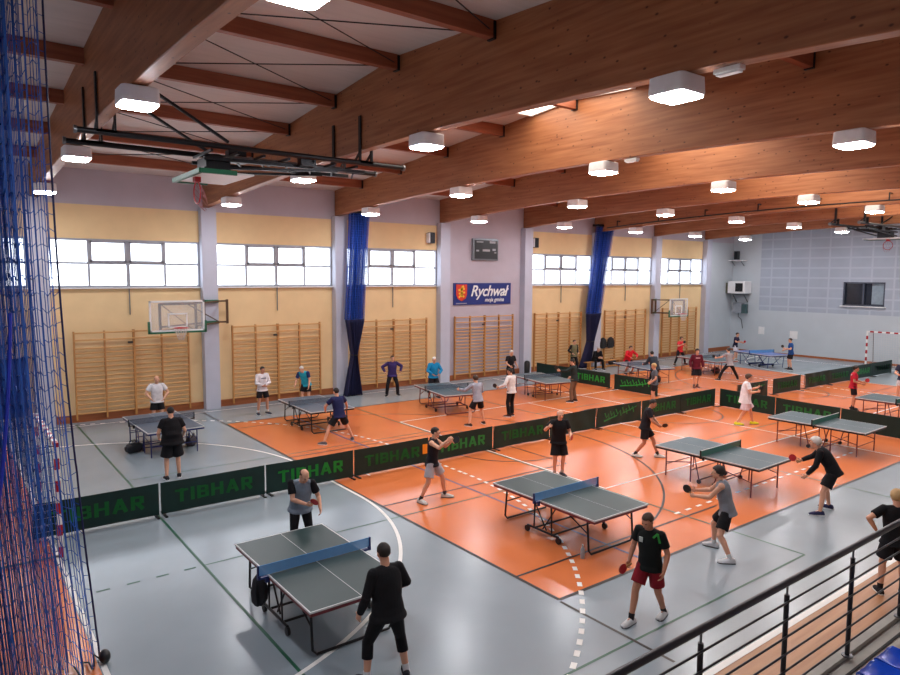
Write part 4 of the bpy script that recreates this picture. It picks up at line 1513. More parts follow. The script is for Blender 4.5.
PEOPLE = 0
def person(label, x, y, az, H=1.78, fat=1.0, hip=None, lean=0., side=0., twist=0., fl=(-.13, 0.), fr=(.13, 0.), fly=-8, fry=8,
           lh=(-.08, .04, -.54), rh=(.08, .04, -.54), lpole=None, rpole=None, head=(0, 0), shirt=(30, 30, 32), sleeve='short', sleeve_col=None,
           bottom='shorts', bot=(24, 24, 28), shoe=(220, 220, 220), sock=(225, 225, 225), hair='dark', style='short', skin='a', bat=None, bat_label=None,
           near=False, sitting=False, baggy=1.0, side_panel=None, extra=None, lcurl=.7, rcurl=.7, hemlow=0., lspread=None):
    """az: compass direction the person faces (0 = towards the windows); foot and hand targets are (right, forward[, up]) metres"""
    global PEOPLE
    PEOPLE += 1
    root = thing('person', label, 'person', (x, y, 0), -math.radians(az))
    s = H / 1.78
    vx = .0068 if near else .0098
    sk = SKIN[skin]
    X, Y, Z = V((1, 0, 0)), V((0, 1, 0)), V((0, 0, 1))
    L = math.radians(lean)
    # legs --------------------------------------------------------------
    ank = .085 * s
    th, shn = .435 * s, .425 * s
    feet = {-1: (fl, fly), 1: (fr, fry)}
    want = (.935 if hip is None else hip) * s
    py = 0.
    mid = V(((fl[0] + fr[0]) / 2, (fl[1] + fr[1]) / 2, 0))
    shift = -math.sin(L) * .16 * s if not sitting else 0.
    px_, py = mid.x, mid.y + shift
    if sitting:
        py = -.02
    Rp = rotm('X', -L * .45) @ rotm('Y', math.radians(side) * .3)
    for sd in (-1, 1):
        (fx, fy), _ = feet[sd]
        hx = px_ + sd * .088 * s
        hd = math.hypot(fx * s - hx, fy * s - py) if False else math.hypot(fx - hx, fy - py)
        r_ = (th + shn) * .99
        want = min(want, ank + math.sqrt(max(.05, r_ * r_ - hd * hd)))
    hipz = want
    P = V((px_, py, hipz + .04 * s))
    if sitting:
        P = V((0, -.05, .52))
    Rw = rotm('X', -L * .75) @ rotm('Y', math.radians(side) * .7) @ rotm('Z', -math.radians(twist) * .4)
    Rc = rotm('X', -L) @ rotm('Y', math.radians(side)) @ rotm('Z', -math.radians(twist))
    waist = P + Rp @ Z * (.14 * s)
    chest = waist + Rw @ Z * (.19 * s)
    neck = chest + Rc @ Z * (.19 * s)
    Rh = rotm('Z', -math.radians(head[0])) @ rotm('X', -math.radians(head[1]))
    hc = neck + Rc @ Z * (.040 * s) + Rh @ V((0, .022 * s, .115 * s))
    sh = {sd: neck + Rc @ V((sd * .182 * s, -.01 * s, -.055 * s)) for sd in (-1, 1)}
    hipj = {sd: P + Rp @ V((sd * .088 * s, 0, -.04 * s)) for sd in (-1, 1)}
    f = fat
    def torso(rs, inf):
        out = []
        for c, R, rx, ry, dy in rs:
            out.append((c + R @ V((0, dy * s, 0)), R @ X, R @ Y, rx * s + inf, ry * s + inf))
        return out
    R1 = Rp
    secs = [(P + Rp @ V((0, 0, -.10 * s)), Rp, .135 * f, .105 * f, -.01),
            (P + Rp @ V((0, 0, -.03 * s)), Rp, .168 * f, .125 * f, -.012),
            (P + Rp @ V((0, 0, .05 * s)), Rp, .160 * f, .120 * f, -.004),
            (waist, Rw, .145 * f, .110 * f * f, .004),
            (waist + Rw @ Z * (.10 * s), Rw, .158 * f, .118 * f, .004),
            (chest, Rc, .170 * (1 + (f - 1) * .6), .120 * (1 + (f - 1) * .6), .002),
            (chest + Rc @ Z * (.08 * s), Rc, .175, .112, -.006),
            (chest + Rc @ Z * (.135 * s), Rc, .165, .088, -.012),
            (chest + Rc @ Z * (.17 * s), Rc, .115, .070, -.014),
            (neck, Rc, .062, .062, -.008)]
    B = MB()
    B.ell(torso(secs, 0.), 24)
    B.cap(neck - Rc @ Z * (.04 * s), hc + Rh @ V((0, -.02 * s, -.05 * s)), .060 * s, .055 * s)
    for sd in (-1, 1):
        B.sph(sh[sd], (.062 * s,) * 3)
        B.cap(sh[sd], neck + Rc @ V((sd * .05 * s, -.01 * s, -.02 * s)), .056 * s, .045 * s)
    # head
    def hp(px, py_, pz):
        return hc + Rh @ (V((px, py_, pz)) * s)
    def hs(c, r):
        B.sph(hp(*c), [q * s for q in r], Rh, 18, 12)
    hs((0, -.010, .030), (.076, .097, .086))
    hs((0, .022, -.040), (.060, .072, .074))
    hs((0, .062, -.094), (.030, .024, .022))
    hs((0, .050, .010), (.066, .045, .05))
    B.cap(hp(0, .094, .004), hp(0, .112, -.026), .009 * s, .014 * s, 8)
    for sd in (-1, 1):
        B.cap(hp(sd * .012, .086, .026), hp(sd * .046, .070, .026), .011 * s, .010 * s, 8)
        B.sph(hp(sd * .077, -.008, -.008), [.012 * s, .022 * s, .033 * s], Rh, 10, 8)
        hs((sd * .038, .066, -.034), (.022, .02, .022))
    # arms
    ua, fa = .29 * s, .255 * s
    arms = {}
    for sd, tg, pole in ((-1, lh, lpole), (1, rh, rpole)):
        T = sh[sd] + V(tg) * s
        pl = V(pole) if pole else V((sd * .45, -.6, -.5))
        el, wr = ik(sh[sd], T, ua, fa, pl)
        arms[sd] = (el, wr)
        B.cap(sh[sd], el, .053 * s * (1 + (f - 1) * .7), .042 * s)
        B.cap(el, el + (wr - el) * .35, .042 * s, .043 * s)
        B.cap(el + (wr - el) * .3, wr, .043 * s, .029 * s)
    # legs
    legs = {}
    for sd in (-1, 1):
        (fx, fy), yaw = feet[sd]
        a = V((fx, fy, ank))
        fd = rotm('Z', -math.radians(yaw)) @ Y
        kn, an = ik(hipj[sd], a, th, shn, fd * 1.0 + X * (sd * .12))
        legs[sd] = (kn, a, fd)
        B.cap(hipj[sd] + V((0, 0, 0)), kn, .086 * s * f ** .5, .056 * s)
        B.cap(kn, kn + (a - kn) * .3 - fd * (.012 * s), .055 * s, .057 * s)
        B.cap(kn + (a - kn) * .28 - fd * (.012 * s), a, .056 * s, .036 * s)
        B.cap(a, a + fd * (.12 * s) + V((0, 0, -.045 * s)), .036 * s, .028 * s)
    # hands
    hand = {}
    for sd, curl in ((-1, lcurl), (1, rcurl)):
        el, wr = arms[sd]
        d = (wr - el).normalized()
        med = V((-sd, .25, 0))
        n = (med - d * med.dot(d))
        if n.length < .2:
            n = V((0, 0, -1)) - d * (-d.z)
        n.normalize()
        t_ = d.cross(n)
        if t_.dot(V((0, .8, .6))) < 0:
            t_ = -t_
        pc = wr + d * (.05 * s)
        Rm = Matrix((t_, d, n)).transposed()
        B.cap(wr - d * .01, wr + d * (.02 * s), .028 * s, .027 * s, 10)
        B.sph(pc, [.043 * s, .056 * s, .019 * s], Rm, 14, 10)
        isbat = bat is not None and sd == (1 if bat in ('r', 'R') else -1)
        cu = 1.25 if isbat else curl
        fr_ = (.0092 if near else .0105) * s
        for k, ln in enumerate((.070, .078, .073, .058)):
            off = .031 - .0205 * k
            b0 = pc + t_ * (off * s) + d * (.042 * s)
            a1 = cu * .55 + .06 * k
            d1 = d * math.cos(a1) + n * math.sin(a1)
            b1 = b0 + d1 * (ln * .55 * s)
            a2 = cu * 1.35 + .08 * k
            d2 = d * math.cos(a2) + n * math.sin(a2)
            b2 = b1 + d2 * (ln * .5 * s)
            B.cap(b0 - d * .015, b1, fr_ * 1.03, fr_ * .98, 8)
            B.cap(b1, b2, fr_ * .98, fr_ * .85, 8)
        q0 = pc + t_ * (.034 * s) - d * (.020 * s)
        q1 = q0 + (t_ * .75 + d * .5 + n * .25).normalized() * (.042 * s)
        q2 = q1 + (t_ * .15 + d * .85 + n * .45).normalized() * (.034 * s)
        B.cap(q0 - t_ * .01, q1, fr_ * 1.3, fr_ * 1.1, 8)
        B.cap(q1, q2, fr_ * 1.1, fr_ * .9, 8)
        hand[sd] = (pc, d, n, t_)
    remesh_job(B, 'body', sk, root, vx, 3, .5)
    # face
    for sd in (-1, 1):
        MB().sph(hp(sd * .030, .0925, .008), [.013 * s, .006 * s, .0075 * s], Rh, 10, 6).build('eye', EYE, root, True)
    MB().sph(hp(0, .0945, -.062), [.023 * s, .006 * s, .0065 * s], Rh, 10, 6).build('mouth', LIP, root, True)
    # hair
    if style != 'bald':
        hm = MB()
        vs, fs = [], []
        n_, k_ = 28, 18
        keep = []
        big = 1.0
        rad = {'short': (.0815, .1035, .092), 'long': (.086, .108, .096), 'ring': (.0805, .102, .086), 'cap': (.083, .106, .094)}[style]
        for j in range(k_ + 1):
            t1 = -PI / 2 + PI * j / k_
            for i in range(n_):
                a = 2 * PI * i / n_
                p = V((rad[0] * math.cos(t1) * math.cos(a), rad[1] * math.cos(t1) * math.sin(a), rad[2] * math.sin(t1)))
                jt = 1 + .045 * math.sin(3.1 * i + 1.7 * j) * math.sin(2.3 * j + .9 * i)
                vs.append(hp(p.x * jt, p.y * jt - .012, p.z * jt + .034))
                yy, zz = p.y, p.z + .032
                if style == 'ring':
                    ok = zz < .075 and zz > (-.05 if yy < .0 else -.01) and yy < .035
                else:
                    ok = zz > (.060 if yy > .055 else (.012 if yy > .01 else (-.062 if style != 'long' else -.10)))
                keep.append(ok)
        for j in range(k_):
            for i in range(n_):
                q = (j * n_ + i, j * n_ + (i + 1) % n_, (j + 1) * n_ + (i + 1) % n_, (j + 1) * n_ + i)
                if sum(keep[w] for w in q) >= 3:
                    fs.append(q)
        hm.add(vs, fs)
        o = hm.build('hair', HAIR[hair], root, True)
        sd_ = o.modifiers.new('thickness', 'SOLIDIFY'); sd_.thickness = .014 * s; sd_.offset = -1
        if style == 'long':
            pass
    # shirt -------------------------------------------------------------
    inf = (.017 if near else .019) * baggy
    sc_ = sleeve_col or shirt
    C = MB()
    ss = [list(q) for q in secs]
    low = hemlow
    c0 = P + Rp @ V((0, 0, (-.105 - low) * s))
    rs = torso([(c0, Rp, .190 * f, .150 * f, -.006), (c0 + Rp @ V((0, 0, .035 * s)), Rp, .188 * f, .146 * f, -.006)] + secs[1:9], inf)
    rs[0] = (rs[0][0], rs[0][1], rs[0][2], rs[0][3] + .004 * baggy, rs[0][4] + .004 * baggy)
    rs.append((neck + Rc @ Z * (.004 * s) + Rc @ V((0, -.010 * s, 0)), Rc @ X, Rc @ Y, .074 * s, .072 * s))
    C.ell(rs, 26)
    SLS = []
    for sd in (-1, 1):
        el, wr = arms[sd]
        SL = C if sleeve_col is None else MB()
        SLS.append(SL)
        r0 = .062 * s + inf * .6
        if sleeve == 'none':
            C.cap(sh[sd] + Rc @ V((-sd * .05 * s, 0, .01 * s)), neck + Rc @ V((sd * .06 * s, -.01 * s, -.02 * s)), .050 * s + inf * .4, .045 * s + inf * .4)
            continue
        C.cap(sh[sd] - Rc @ Z * (.006 * s), neck + Rc @ V((sd * .045 * s, -.012 * s, -.034 * s)), .056 * s + inf * .5, .052 * s + inf * .55)
        d = (el - sh[sd]).normalized()
        if sleeve == 'short':
            e = sh[sd] + (el - sh[sd]) * .66
            SL.cap(sh[sd], sh[sd] + d * .02, r0, r0)
            axs = d.orthogonal().normalized()
            SL.ell([(sh[sd] - d * .03, axs, d.cross(axs), r0 * .95, r0 * .95), (sh[sd] + d * .04, axs, d.cross(axs), r0, r0), (e, axs, d.cross(axs), r0 * 1.0, r0 * 1.0)], 18)
        else:
            SL.cap(sh[sd], el, r0, .049 * s + inf * .5)
            d2 = (wr - el).normalized()
            axs = d2.orthogonal().normalized()
            SL.cap(el, el + d2 * .03, .050 * s + inf * .5, .05 * s + inf * .5)
            SL.ell([(el - d2 * .03, axs, d2.cross(axs), .048 * s + inf * .5, .048 * s + inf * .5), (el + (wr - el) * .5, axs, d2.cross(axs), .046 * s + inf * .5, .046 * s + inf * .5),
                    (wr - d2 * .005, axs, d2.cross(axs), .035 * s + inf * .45, .035 * s + inf * .45)], 18)
    remesh_job(C, 'shirt', cloth(shirt), root, vx, 2, .5)
    if sleeve_col is not None and sleeve != 'none':
        for SL in SLS:
            remesh_job(SL, 'sleeve', cloth(sleeve_col), root, vx, 2, .5, 'contrasting sleeve')
    # bottoms -----------------------------------------------------------
    D = MB()
    inf2 = inf * .62
    D.ell(torso([(P + Rp @ V((0, 0, -.135 * s)), Rp, .120 * f, .100 * f, -.008)] + [secs[0], secs[1], secs[2]], inf2), 24)
    for sd in (-1, 1):
        kn, a, fd = legs[sd]
        hj = hipj[sd]
        d = (kn - hj).normalized()
        axs = (X - d * X.dot(d)).normalized()
        ay = d.cross(axs)
        r0 = .088 * s * f ** .5 + inf2 + .006
        if bottom == 'shorts':
            e = hj + (kn - hj) * (.74 + .12 * (baggy > 1.2))
            D.ell([(hj - d * .02, axs, ay, r0 * .86, r0 * .9), (hj + (kn - hj) * .12, axs, ay, r0 * .95, r0 * .98), (hj + (kn - hj) * .4, axs, ay, r0 * 1.03, r0 * 1.05), (e, axs, ay, r0 * 1.04 * baggy ** .5, r0 * 1.07 * baggy ** .5)], 20)
        else:
            D.cap(hj, kn, r0, .062 * s + inf2 * .7)
            d2 = (a - kn).normalized()
            ax2 = (X - d2 * X.dot(d2)).normalized()
            ay2 = d2.cross(ax2)
            fend = .45 if bottom == 'capri' else .97
            if bottom == 'tight':
                fend = .93
            re = {'capri': .062, 'trousers': .056, 'tight': .044}[bottom] * s + inf2 * .6
            D.cap(kn, kn + d2 * .03, .063 * s + inf2 * .7, .064 * s + inf2 * .7)
            rm = (.063 if bottom != 'tight' else .058) * s + inf2 * .7
            D.ell([(kn - d2 * .02, ax2, ay2, rm, rm), (kn + (a - kn) * .35, ax2, ay2, rm, rm), (kn + (a - kn) * fend, ax2, ay2, re, re * 1.08)], 20)
    remesh_job(D, {'shorts': 'shorts', 'capri': 'leggings', 'tight': 'leggings', 'trousers': 'trousers'}[bottom], cloth(bot), root, vx, 2, .5)
    # socks and shoes ---------------------------------------------------
    for sd in (-1, 1):
        kn, a, fd = legs[sd]
        if bottom in ('shorts', 'capri') and sock:
            d2 = (a - kn).normalized()
            ax2 = d2.orthogonal().normalized()
            p0 = a - d2 * (.085 * s)
            MB().ell([(p0, ax2, d2.cross(ax2), .047 * s, .047 * s), (a - d2 * .02, ax2, d2.cross(ax2), .043 * s, .043 * s), (a + d2 * .02, ax2, d2.cross(ax2), .043 * s, .043 * s)], 16).build('sock', cloth(sock), root, True)
        rt = V((fd.y, -fd.x, 0))
        g = V((a.x, a.y, 0))
        S = MB()
        rings = []
        for yy, w, h in ((-.092, .030, .055), (-.078, .041, .095), (-.03, .047, .112), (.03, .050, .108), (.085, .055, .085), (.14, .057, .068), (.185, .047, .056), (.212, .024, .040)):
            ring = []
            for k in range(16):
                t1 = 2 * PI * k / 16
                cx, cz = math.cos(t1), math.sin(t1)
                z = .014 + (h - .014) * (max(0, cz) ** .7) if cz > 0 else .014
                ring.append(g + fd * (yy * s) + rt * (w * s * cx * (1 if cz <= 0 else 1)) + Z * (z * s))
            rings.append(ring)
        S.loft(rings)
        so = S.build('shoe', cloth(shoe), root, True)
        Q = MB()
        for zz in (0,):
            ring0, ring1 = [], []
            prof = [(-.099, .0), (-.085, .042), (-.03, .050), (.03, .053), (.085, .058), (.14, .060), (.188, .050), (.219, .0)]
            pts = prof + [(yy, -w) for yy, w in reversed(prof[1:-1])]
            ring0 = [g + fd * (yy * s) + rt * (w * s) + Z * .001 for yy, w in pts]
            ring1 = [g + fd * (yy * s) + rt * (w * s) + Z * (.020 * s) for yy, w in pts]
            Q.loft([ring0, ring1])
        dark = sum(shoe) > 380
        Q.build('sole', M['white'] if not dark else pm('sole_grey', (90, 92, 96), .7), so)
    # extra trims drawn on the shirt
    if extra:
        extra(root, dict(chest=chest, Rc=Rc, neck=neck, sh=sh, s=s, arms=arms, P=P, Rp=Rp, waist=waist, Rw=Rw))
    # bat ---------------------------------------------------------------
    if bat:
        sd = 1 if bat in ('r', 'R') else -1
        pc, d, n, t_ = hand[sd]
        bd = (t_ * .80 + d * .60).normalized()
        gp = pc + d * (.028 * s) + n * (.024 * s)
        Rz = Matrix.Rotation(root.rotation_euler.z, 3, 'Z')
        loc = Rz @ gp + V((x, y, 0))
        b = tag(empty('table_tennis_bat', loc, root.rotation_euler.z), bat_label, 'table tennis bat', 'table tennis bats')
        nn = (n - bd * n.dot(bd)).normalized()
        tt = bd.cross(nn)
        def disc(c0, c1):
            r0, r1 = [], []
            for k in range(28):
                a = 2 * PI * k / 28
                q = bd * (.079 * math.cos(a) + .135) + tt * (.075 * math.sin(a))
                r0.append(q + nn * c0); r1.append(q + nn * c1)
            return MB().loft([r0, r1])
        disc(-.003, .003).build('blade', HANDLE, b)
        disc(.003, .0065).build('rubber', RUBBER_R if bat in ('r', 'l') else RUBBER_B, b)
        disc(-.0065, -.003).build('rubber', RUBBER_B if bat in ('r', 'l') else RUBBER_R, b)
        MB().bar(-bd * .05, bd * .07, .028, .022, nn).build('handle', HANDLE, b, bevel=.004)
    return root

BLK = (22, 22, 26)
def chest_patch(root, q, off, size, rgb, name='shirt_emblem'):
    s, R = q['s'], q['Rc']
    MB().box(q['chest'] + R @ V((off[0] * s, off[1] * s, off[2] * s)), (size[0], .012, size[1]), R).build(name, pm('print_%d_%d_%d' % rgb, rgb, .6), root)
def p5_extra(root, q):
    chest_patch(root, q, (.075, .130, .055), (.055, .075), (190, 196, 190))
    s, R = q['s'], q['Rc']
    a = q['sh'][-1]
    for p0, p1 in (((.02, .072, .045), (-.015, .078, -.09)), ((.02, .072, .045), (.075, .105, -.02))):
        MB().bar(a + R @ (V(p0) * s), a + R @ (V(p1) * s), .03, .012, R @ V((0, 1, 0))).build('shirt_stripe', pm('stripe_green', (44, 150, 52), .6), root)
def p27_extra(root, q):
    chest_patch(root, q, (0, .135, .07), (.20, .05), (200, 150, 160), 'shirt_print')
def p32_extra(root, q):
    s, R = q['s'], q['Rc']
    for sd in (-1, 1):
        MB().bar(q['sh'][sd] + R @ (V((-sd * .06, .02, .062)) * s), q['sh'][sd] + R @ (V((-sd * .02, -.11, -.05)) * s), .06, .012, R @ V((0, 0, 1))).build('shirt_stripe', pm('stripe_white', (226, 220, 220), .6), root)
def p24_extra(root, q):
    chest_patch(root, q, (0, .138, .05), (.18, .04), (120, 124, 140), 'shirt_print')

# the nearest players
person('man in black long-sleeved top and black leggings seen from behind at the near table', 4.22, 6.85, 4, 1.80, 1.16, hip=.90, lean=9, twist=-6,
       fl=(-.25, .06), fr=(.25, -.05), fly=-14, fry=22, lh=(-.13, .10, -.50), rh=(.02, .24, -.36), rpole=(.8, -.5, -.2), head=(4, 8), shirt=BLK, sleeve='long',
       bottom='capri', bot=(20, 20, 24), shoe=(40, 40, 46), sock=(220, 220, 224), hair='dark', near=True, baggy=1.15, bat='r', bat_label='bat held before the body of the man in black at the near table')
person('balding man in grey shirt with black sleeves behind the near table', 4.96, 10.95, 193, 1.74, 1.12, lean=26, twist=8,
       fl=(-.16, .05), fr=(.16, 0), lh=(-.10, .20, -.42), rh=(-.20, .25, -.33), rpole=(.7, -.2, -.5), head=(-18, 32), shirt=(120, 132, 146), sleeve='short', sleeve_col=BLK,
       bottom='trousers', bot=(22, 22, 26), shoe=(30, 30, 34), hair='brown', style='ring', near=True, bat='R', bat_label='black bat held at the belly of the balding man in grey')
person('player in black tank top and pale grey shorts swinging with arms raised', 8.66, 12.0, 150, 1.74, .94, hip=.88, lean=6, twist=-12,
       fl=(-.30, .12), fr=(.28, -.22), fly=-20, fry=20, lh=(.0, .40, -.02), rh=(.06, .42, .12), lpole=(-.5, .3, -.8), rpole=(.7, .2, -.7), head=(-20, 4), shirt=(26, 26, 34), sleeve='none',
       bottom='shorts', bot=(170, 166, 172), shoe=(200, 200, 196), sock=(40, 40, 44), hair='dark', near=True, baggy=1.1, bat='r', bat_label='bat raised by the player in the tank top')
person('older grey-haired man in black polo and long black shorts facing the middle table', 12.3, 11.7, 205, 1.72, 1.06, lean=6,
       fl=(-.11, 0), fr=(.11, .03), lh=(-.04, .26, -.36), rh=(.22, .28, -.06), rpole=(.7, -.1, -.7), head=(4, 10), shirt=BLK, sleeve='short', bottom='shorts', bot=(24, 24, 28),
       shoe=(60, 60, 66), sock=(200, 190, 184), hair='grey', style='ring', near=True, baggy=1.35, bat='l', bat_label='bat held low by the older man in black polo')
person('man in black polo with green flash and red shorts walking towards the camera', 8.12, 5.86, 262, 1.72, 1.04, hip=.90, lean=6,
       fl=(-.12, -.26), fr=(.10, .30), fly=-6, fry=6, lh=(-.10, .08, -.50), rh=(.12, .05, -.50), head=(4, 20), shirt=(20, 24, 24), sleeve='short', bottom='shorts', bot=(132, 26, 40),
       shoe=(200, 202, 204), sock=(40, 40, 44), hair='brown', skin='b', near=True, baggy=1.0, bat='r', bat_label='red bat hanging from the hand of the man in red shorts', extra=p5_extra, rcurl=.9)
person('player in grey tank top and black shorts crouching with both hands forward', 11.14, 6.50, 330, 1.77, .98, hip=.84, lean=20,
       fl=(-.33, -.15), fr=(.33, .14), fly=-16, fry=14, lh=(.04, .43, -.24), rh=(-.02, .43, -.22), lpole=(-.6, -.2, -.8), rpole=(.6, -.2, -.8), head=(0, 2), shirt=(128, 132, 140), sleeve='none',
       bottom='shorts', bot=(24, 24, 28), shoe=(214, 216, 220), sock=(225, 225, 225), hair='dark', near=True, bat='l', bat_label='bat held forward by the crouching player in grey tank top')
person('white-haired player in black jacket and shorts bending forward on the grey floor', 15.05, 6.42, 338, 1.80, 1.04, hip=.88, lean=46,
       fl=(-.30, .10), fr=(.28, -.05), fly=-20, fry=14, lh=(-.06, .22, -.48), rh=(.06, .36, -.30), rpole=(.8, 0, -.5), head=(0, 6), shirt=(20, 20, 24), sleeve='long', bottom='shorts', bot=(22, 22, 26),
       shoe=(44, 46, 78), sock=None, hair='white', near=True, baggy=1.15, bat='r', bat_label='red bat held forward by the white-haired player')
person('blond-grey person in black tee and shorts standing beyond the railing', 11.92, 4.02, 58, 1.72, 1.08, lean=2,
       fl=(-.16, 0), fr=(.16, .02), lh=(-.10, -.0, -.36), rh=(.10, .0, -.38), lpole=(-1, -.5, 0), rpole=(1, -.5, 0), head=(-10, 4), shirt=BLK, sleeve='short', bottom='shorts', bot=(28, 28, 34),
       shoe=(30, 30, 34), sock=(30, 30, 34), hair='blond', near=True, baggy=1.1)
# the middle distance
person('player in black shirt and shorts waiting beside the slate table, hands together', 15.62, 11.5, 148, 1.76, 1.0, lean=18,
       hip=.88, fl=(-.08, .30), fr=(.08, -.30), fly=-4, fry=10, lh=(.12, .26, -.40), rh=(-.08, .26, -.40), lpole=(-.8, -.3, -.3), rpole=(.8, -.3, -.3), head=(10, 16), shirt=(28, 28, 34), sleeve='short',
       bot=(28, 26, 30), shoe=(216, 214, 210), sock=(30, 30, 34), hair='dark', skin='b', bat='r', bat_label='dark bat held low by the player in black beside the slate table')
person('player in white tee and long white shorts with yellow shoes', 21.84, 12.12, 136, 1.82, 1.18, lean=5, twist=14,
       fl=(-.11, .30), fr=(.11, -.26), fly=-12, fry=10, lh=(.02, .36, -.14), rh=(.0, .34, -.24), head=(10, 8), shirt=(226, 224, 230), sleeve='short', bot=(214, 198, 206), shoe=(226, 220, 40), sock=None,
       hair='brown', baggy=1.5, hemlow=.08, bat='r', bat_label='bat held before the player in white')
person('grey-haired youngster in grey top and dark shorts standing by the scribbled barrier', 22.28, 16.1, 318, 1.66, .95, lean=3,
       fl=(-.07, 0), fr=(.07, .05), lh=(-.06, .16, -.44), rh=(.06, .14, -.46), head=(0, 8), shirt=(84, 88, 96), sleeve='short', bot=(34, 30, 34), shoe=(150, 80, 50), sock=(190, 130, 110), hair='blond', style='short')
person('person in dark jacket and black trousers bending over the pale blue table', 25.55, 18.6, 14, 1.76, 1.25, lean=30, fl=(-.14, 0), fr=(.14, -.1),
       lh=(-.06, .34, -.32), rh=(.06, .36, -.3), head=(20, 10), shirt=(44, 50, 60), sleeve='long', bottom='trousers', bot=(24, 24, 28), shoe=(30, 30, 34), hair='dark', bat='r', bat_label='bat of the person in dark jacket at the pale blue table')
person('player in bright red top behind the pale blue table', 28.35, 22.15, 196, 1.72, 1.2, hip=.74, lean=30, fl=(-.2, 0), fr=(.2, 0),
       lh=(-.02, .34, -.28), rh=(.02, .34, -.28), lpole=(-1, 0, -.2), rpole=(1, 0, -.2), head=(0, 4), shirt=(206, 30, 44), sleeve='long', bot=(40, 26, 30), shoe=(60, 60, 66), hair='brown')
person('dark-haired person in olive vest with black sleeves standing by the wall bars', 26.4, 24.15, 190, 1.74, 1.0, lean=2, fl=(-.14, .1), fr=(.16, -.1), fly=-20, fry=20,
       lh=(-.02, .12, -.38), rh=(.02, .12, -.38), shirt=(112, 106, 78), sleeve='long', sleeve_col=BLK, bottom='trousers', bot=(24, 24, 28), shoe=(26, 26, 30), hair='dark')
person('person in black sitting on the bench against the blue curtain, leaning on knees', 28.45, 24.40, 204, 1.78, 1.3, sitting=True, lean=38, fl=(-.22, .42), fr=(.22, .40),
       lh=(.08, .34, -.26), rh=(-.08, .34, -.26), head=(0, 16), shirt=(18, 18, 24), sleeve='long', bottom='trousers', bot=(20, 20, 24), shoe=(26, 26, 30), hair='grey')
person('player in dark green jacket and brown trousers reaching over the far table', 20.15, 18.45, 336, 1.76, 1.0, lean=10, fl=(-.17, .0), fr=(.17, -.05),
       lh=(-.32, .38, -.12), rh=(.02, .16, -.44), lpole=(-.6, -.2, -.8), head=(-16, 8), shirt=(34, 44, 44), sleeve='long', bottom='trousers', bot=(112, 88, 70), shoe=(60, 44, 40), hair='dark', bat='l', bat_label='bat stretched out by the player in dark green jacket')
person('player in white long-sleeved top and black trousers seen from behind', 16.2, 17.76, 350, 1.76, 1.0, lean=5, fl=(-.13, .0), fr=(.16, .08), fly=-20, fry=24,
       lh=(-.22, .22, -.34), rh=(-.02, .30, -.30), head=(-20, 4), shirt=(218, 212, 212), sleeve='long', bottom='trousers', bot=(24, 22, 26), shoe=(70, 40, 36), hair='dark', skin='b', bat='l', bat_label='bat beside the player in white top and black trousers')
person('white-haired person in black tee standing at the plain wall bars', 20.3, 22.35, 185, 1.74, 1.0, lean=5, fl=(-.13, 0), fr=(.13, 0), lh=(-.02, .24, -.40), rh=(.04, .26, -.38),
       head=(-6, 6), shirt=(26, 24, 28), sleeve='short', bot=(26, 26, 30), hair='white', bat='r', bat_label='bat of the white-haired person in black tee')
person('player in light grey long-sleeved top and black shorts seen from behind', 14.3, 17.42, 2, 1.76, 1.0, hip=.89, lean=15, fl=(-.30, -.02), fr=(.32, .0), fly=-20, fry=20,
       lh=(-.24, .40, -.18), rh=(.10, .30, -.36), lpole=(-.6, -.2, -.8), head=(0, 4), shirt=(150, 152, 166), sleeve='long', bot=(26, 22, 26), shoe=(60, 40, 36), sock=None, hair='brown')
person('person in bright blue jacket and black shorts at the far end of a table', 16.05, 22.35, 196, 1.74, 1.08, lean=10, fl=(-.18, 0), fr=(.18, 0), lh=(.04, .24, -.38), rh=(-.04, .24, -.38),
       lpole=(-1, -.2, -.2), rpole=(1, -.2, -.2), head=(0, 6), shirt=(22, 132, 184), sleeve='long', bot=(28, 28, 34), shoe=(40, 40, 44), sock=(190, 140, 120), hair='white', baggy=1.3)
person('person in purple jacket and black trousers with hands on hips', 15.12, 23.8, 196, 1.74, 1.05, hip=.90, lean=3, fl=(-.10, 0), fr=(.40, .08), fly=-10, fry=30,
       lh=(-.16, .08, -.36), rh=(.16, .08, -.36), lpole=(-1, -.4, 0), rpole=(1, -.4, 0), shirt=(52, 40, 92), sleeve='long', bottom='trousers', bot=(24, 22, 28), shoe=(26, 26, 30), hair='brown', baggy=1.4)
person('player in navy tee and black shorts with legs wide apart, seen from behind', 9.42, 17.98, 354, 1.78, 1.04, hip=.84, lean=16, fl=(-.50, .06), fr=(.48, .0), fly=-26, fry=26,
       lh=(-.06, .30, -.36), rh=(.34, .26, -.34), lpole=(-.9, 0, -.3), rpole=(.9, -.2, -.3), head=(0, 6), shirt=(30, 36, 78), sleeve='short', bot=(24, 24, 28), shoe=(90, 90, 96), sock=None, hair='dark', bat='R', bat_label='bat held out by the navy-shirted player')
person('person in cyan jacket bending down behind a blue-grey table', 10.95, 23.6, 222, 1.72, 1.05, lean=38, side=8, fl=(-.14, 0), fr=(.14, .05), lh=(-.06, .06, -.52), rh=(.1, .18, -.44),
       head=(20, 20), shirt=(44, 166, 192), sleeve='short', sleeve_col=(36, 58, 104), bot=(26, 24, 28), shoe=(60, 60, 64), hair='white')
person('dark-haired player in white sweatshirt and black shorts, hands clasped', 9.12, 23.3, 178, 1.76, .98, lean=2, fl=(-.17, .05), fr=(.17, 0), fly=-16, fry=10, lh=(.16, .22, -.34), rh=(-.12, .24, -.34),
       lpole=(-1, -.2, -.4), rpole=(1, -.2, -.4), head=(-10, 6), shirt=(220, 214, 218), sleeve='long', bot=(26, 24, 28), shoe=(40, 44, 60), sock=(220, 220, 220), hair='dark', skin='b', extra=p24_extra)
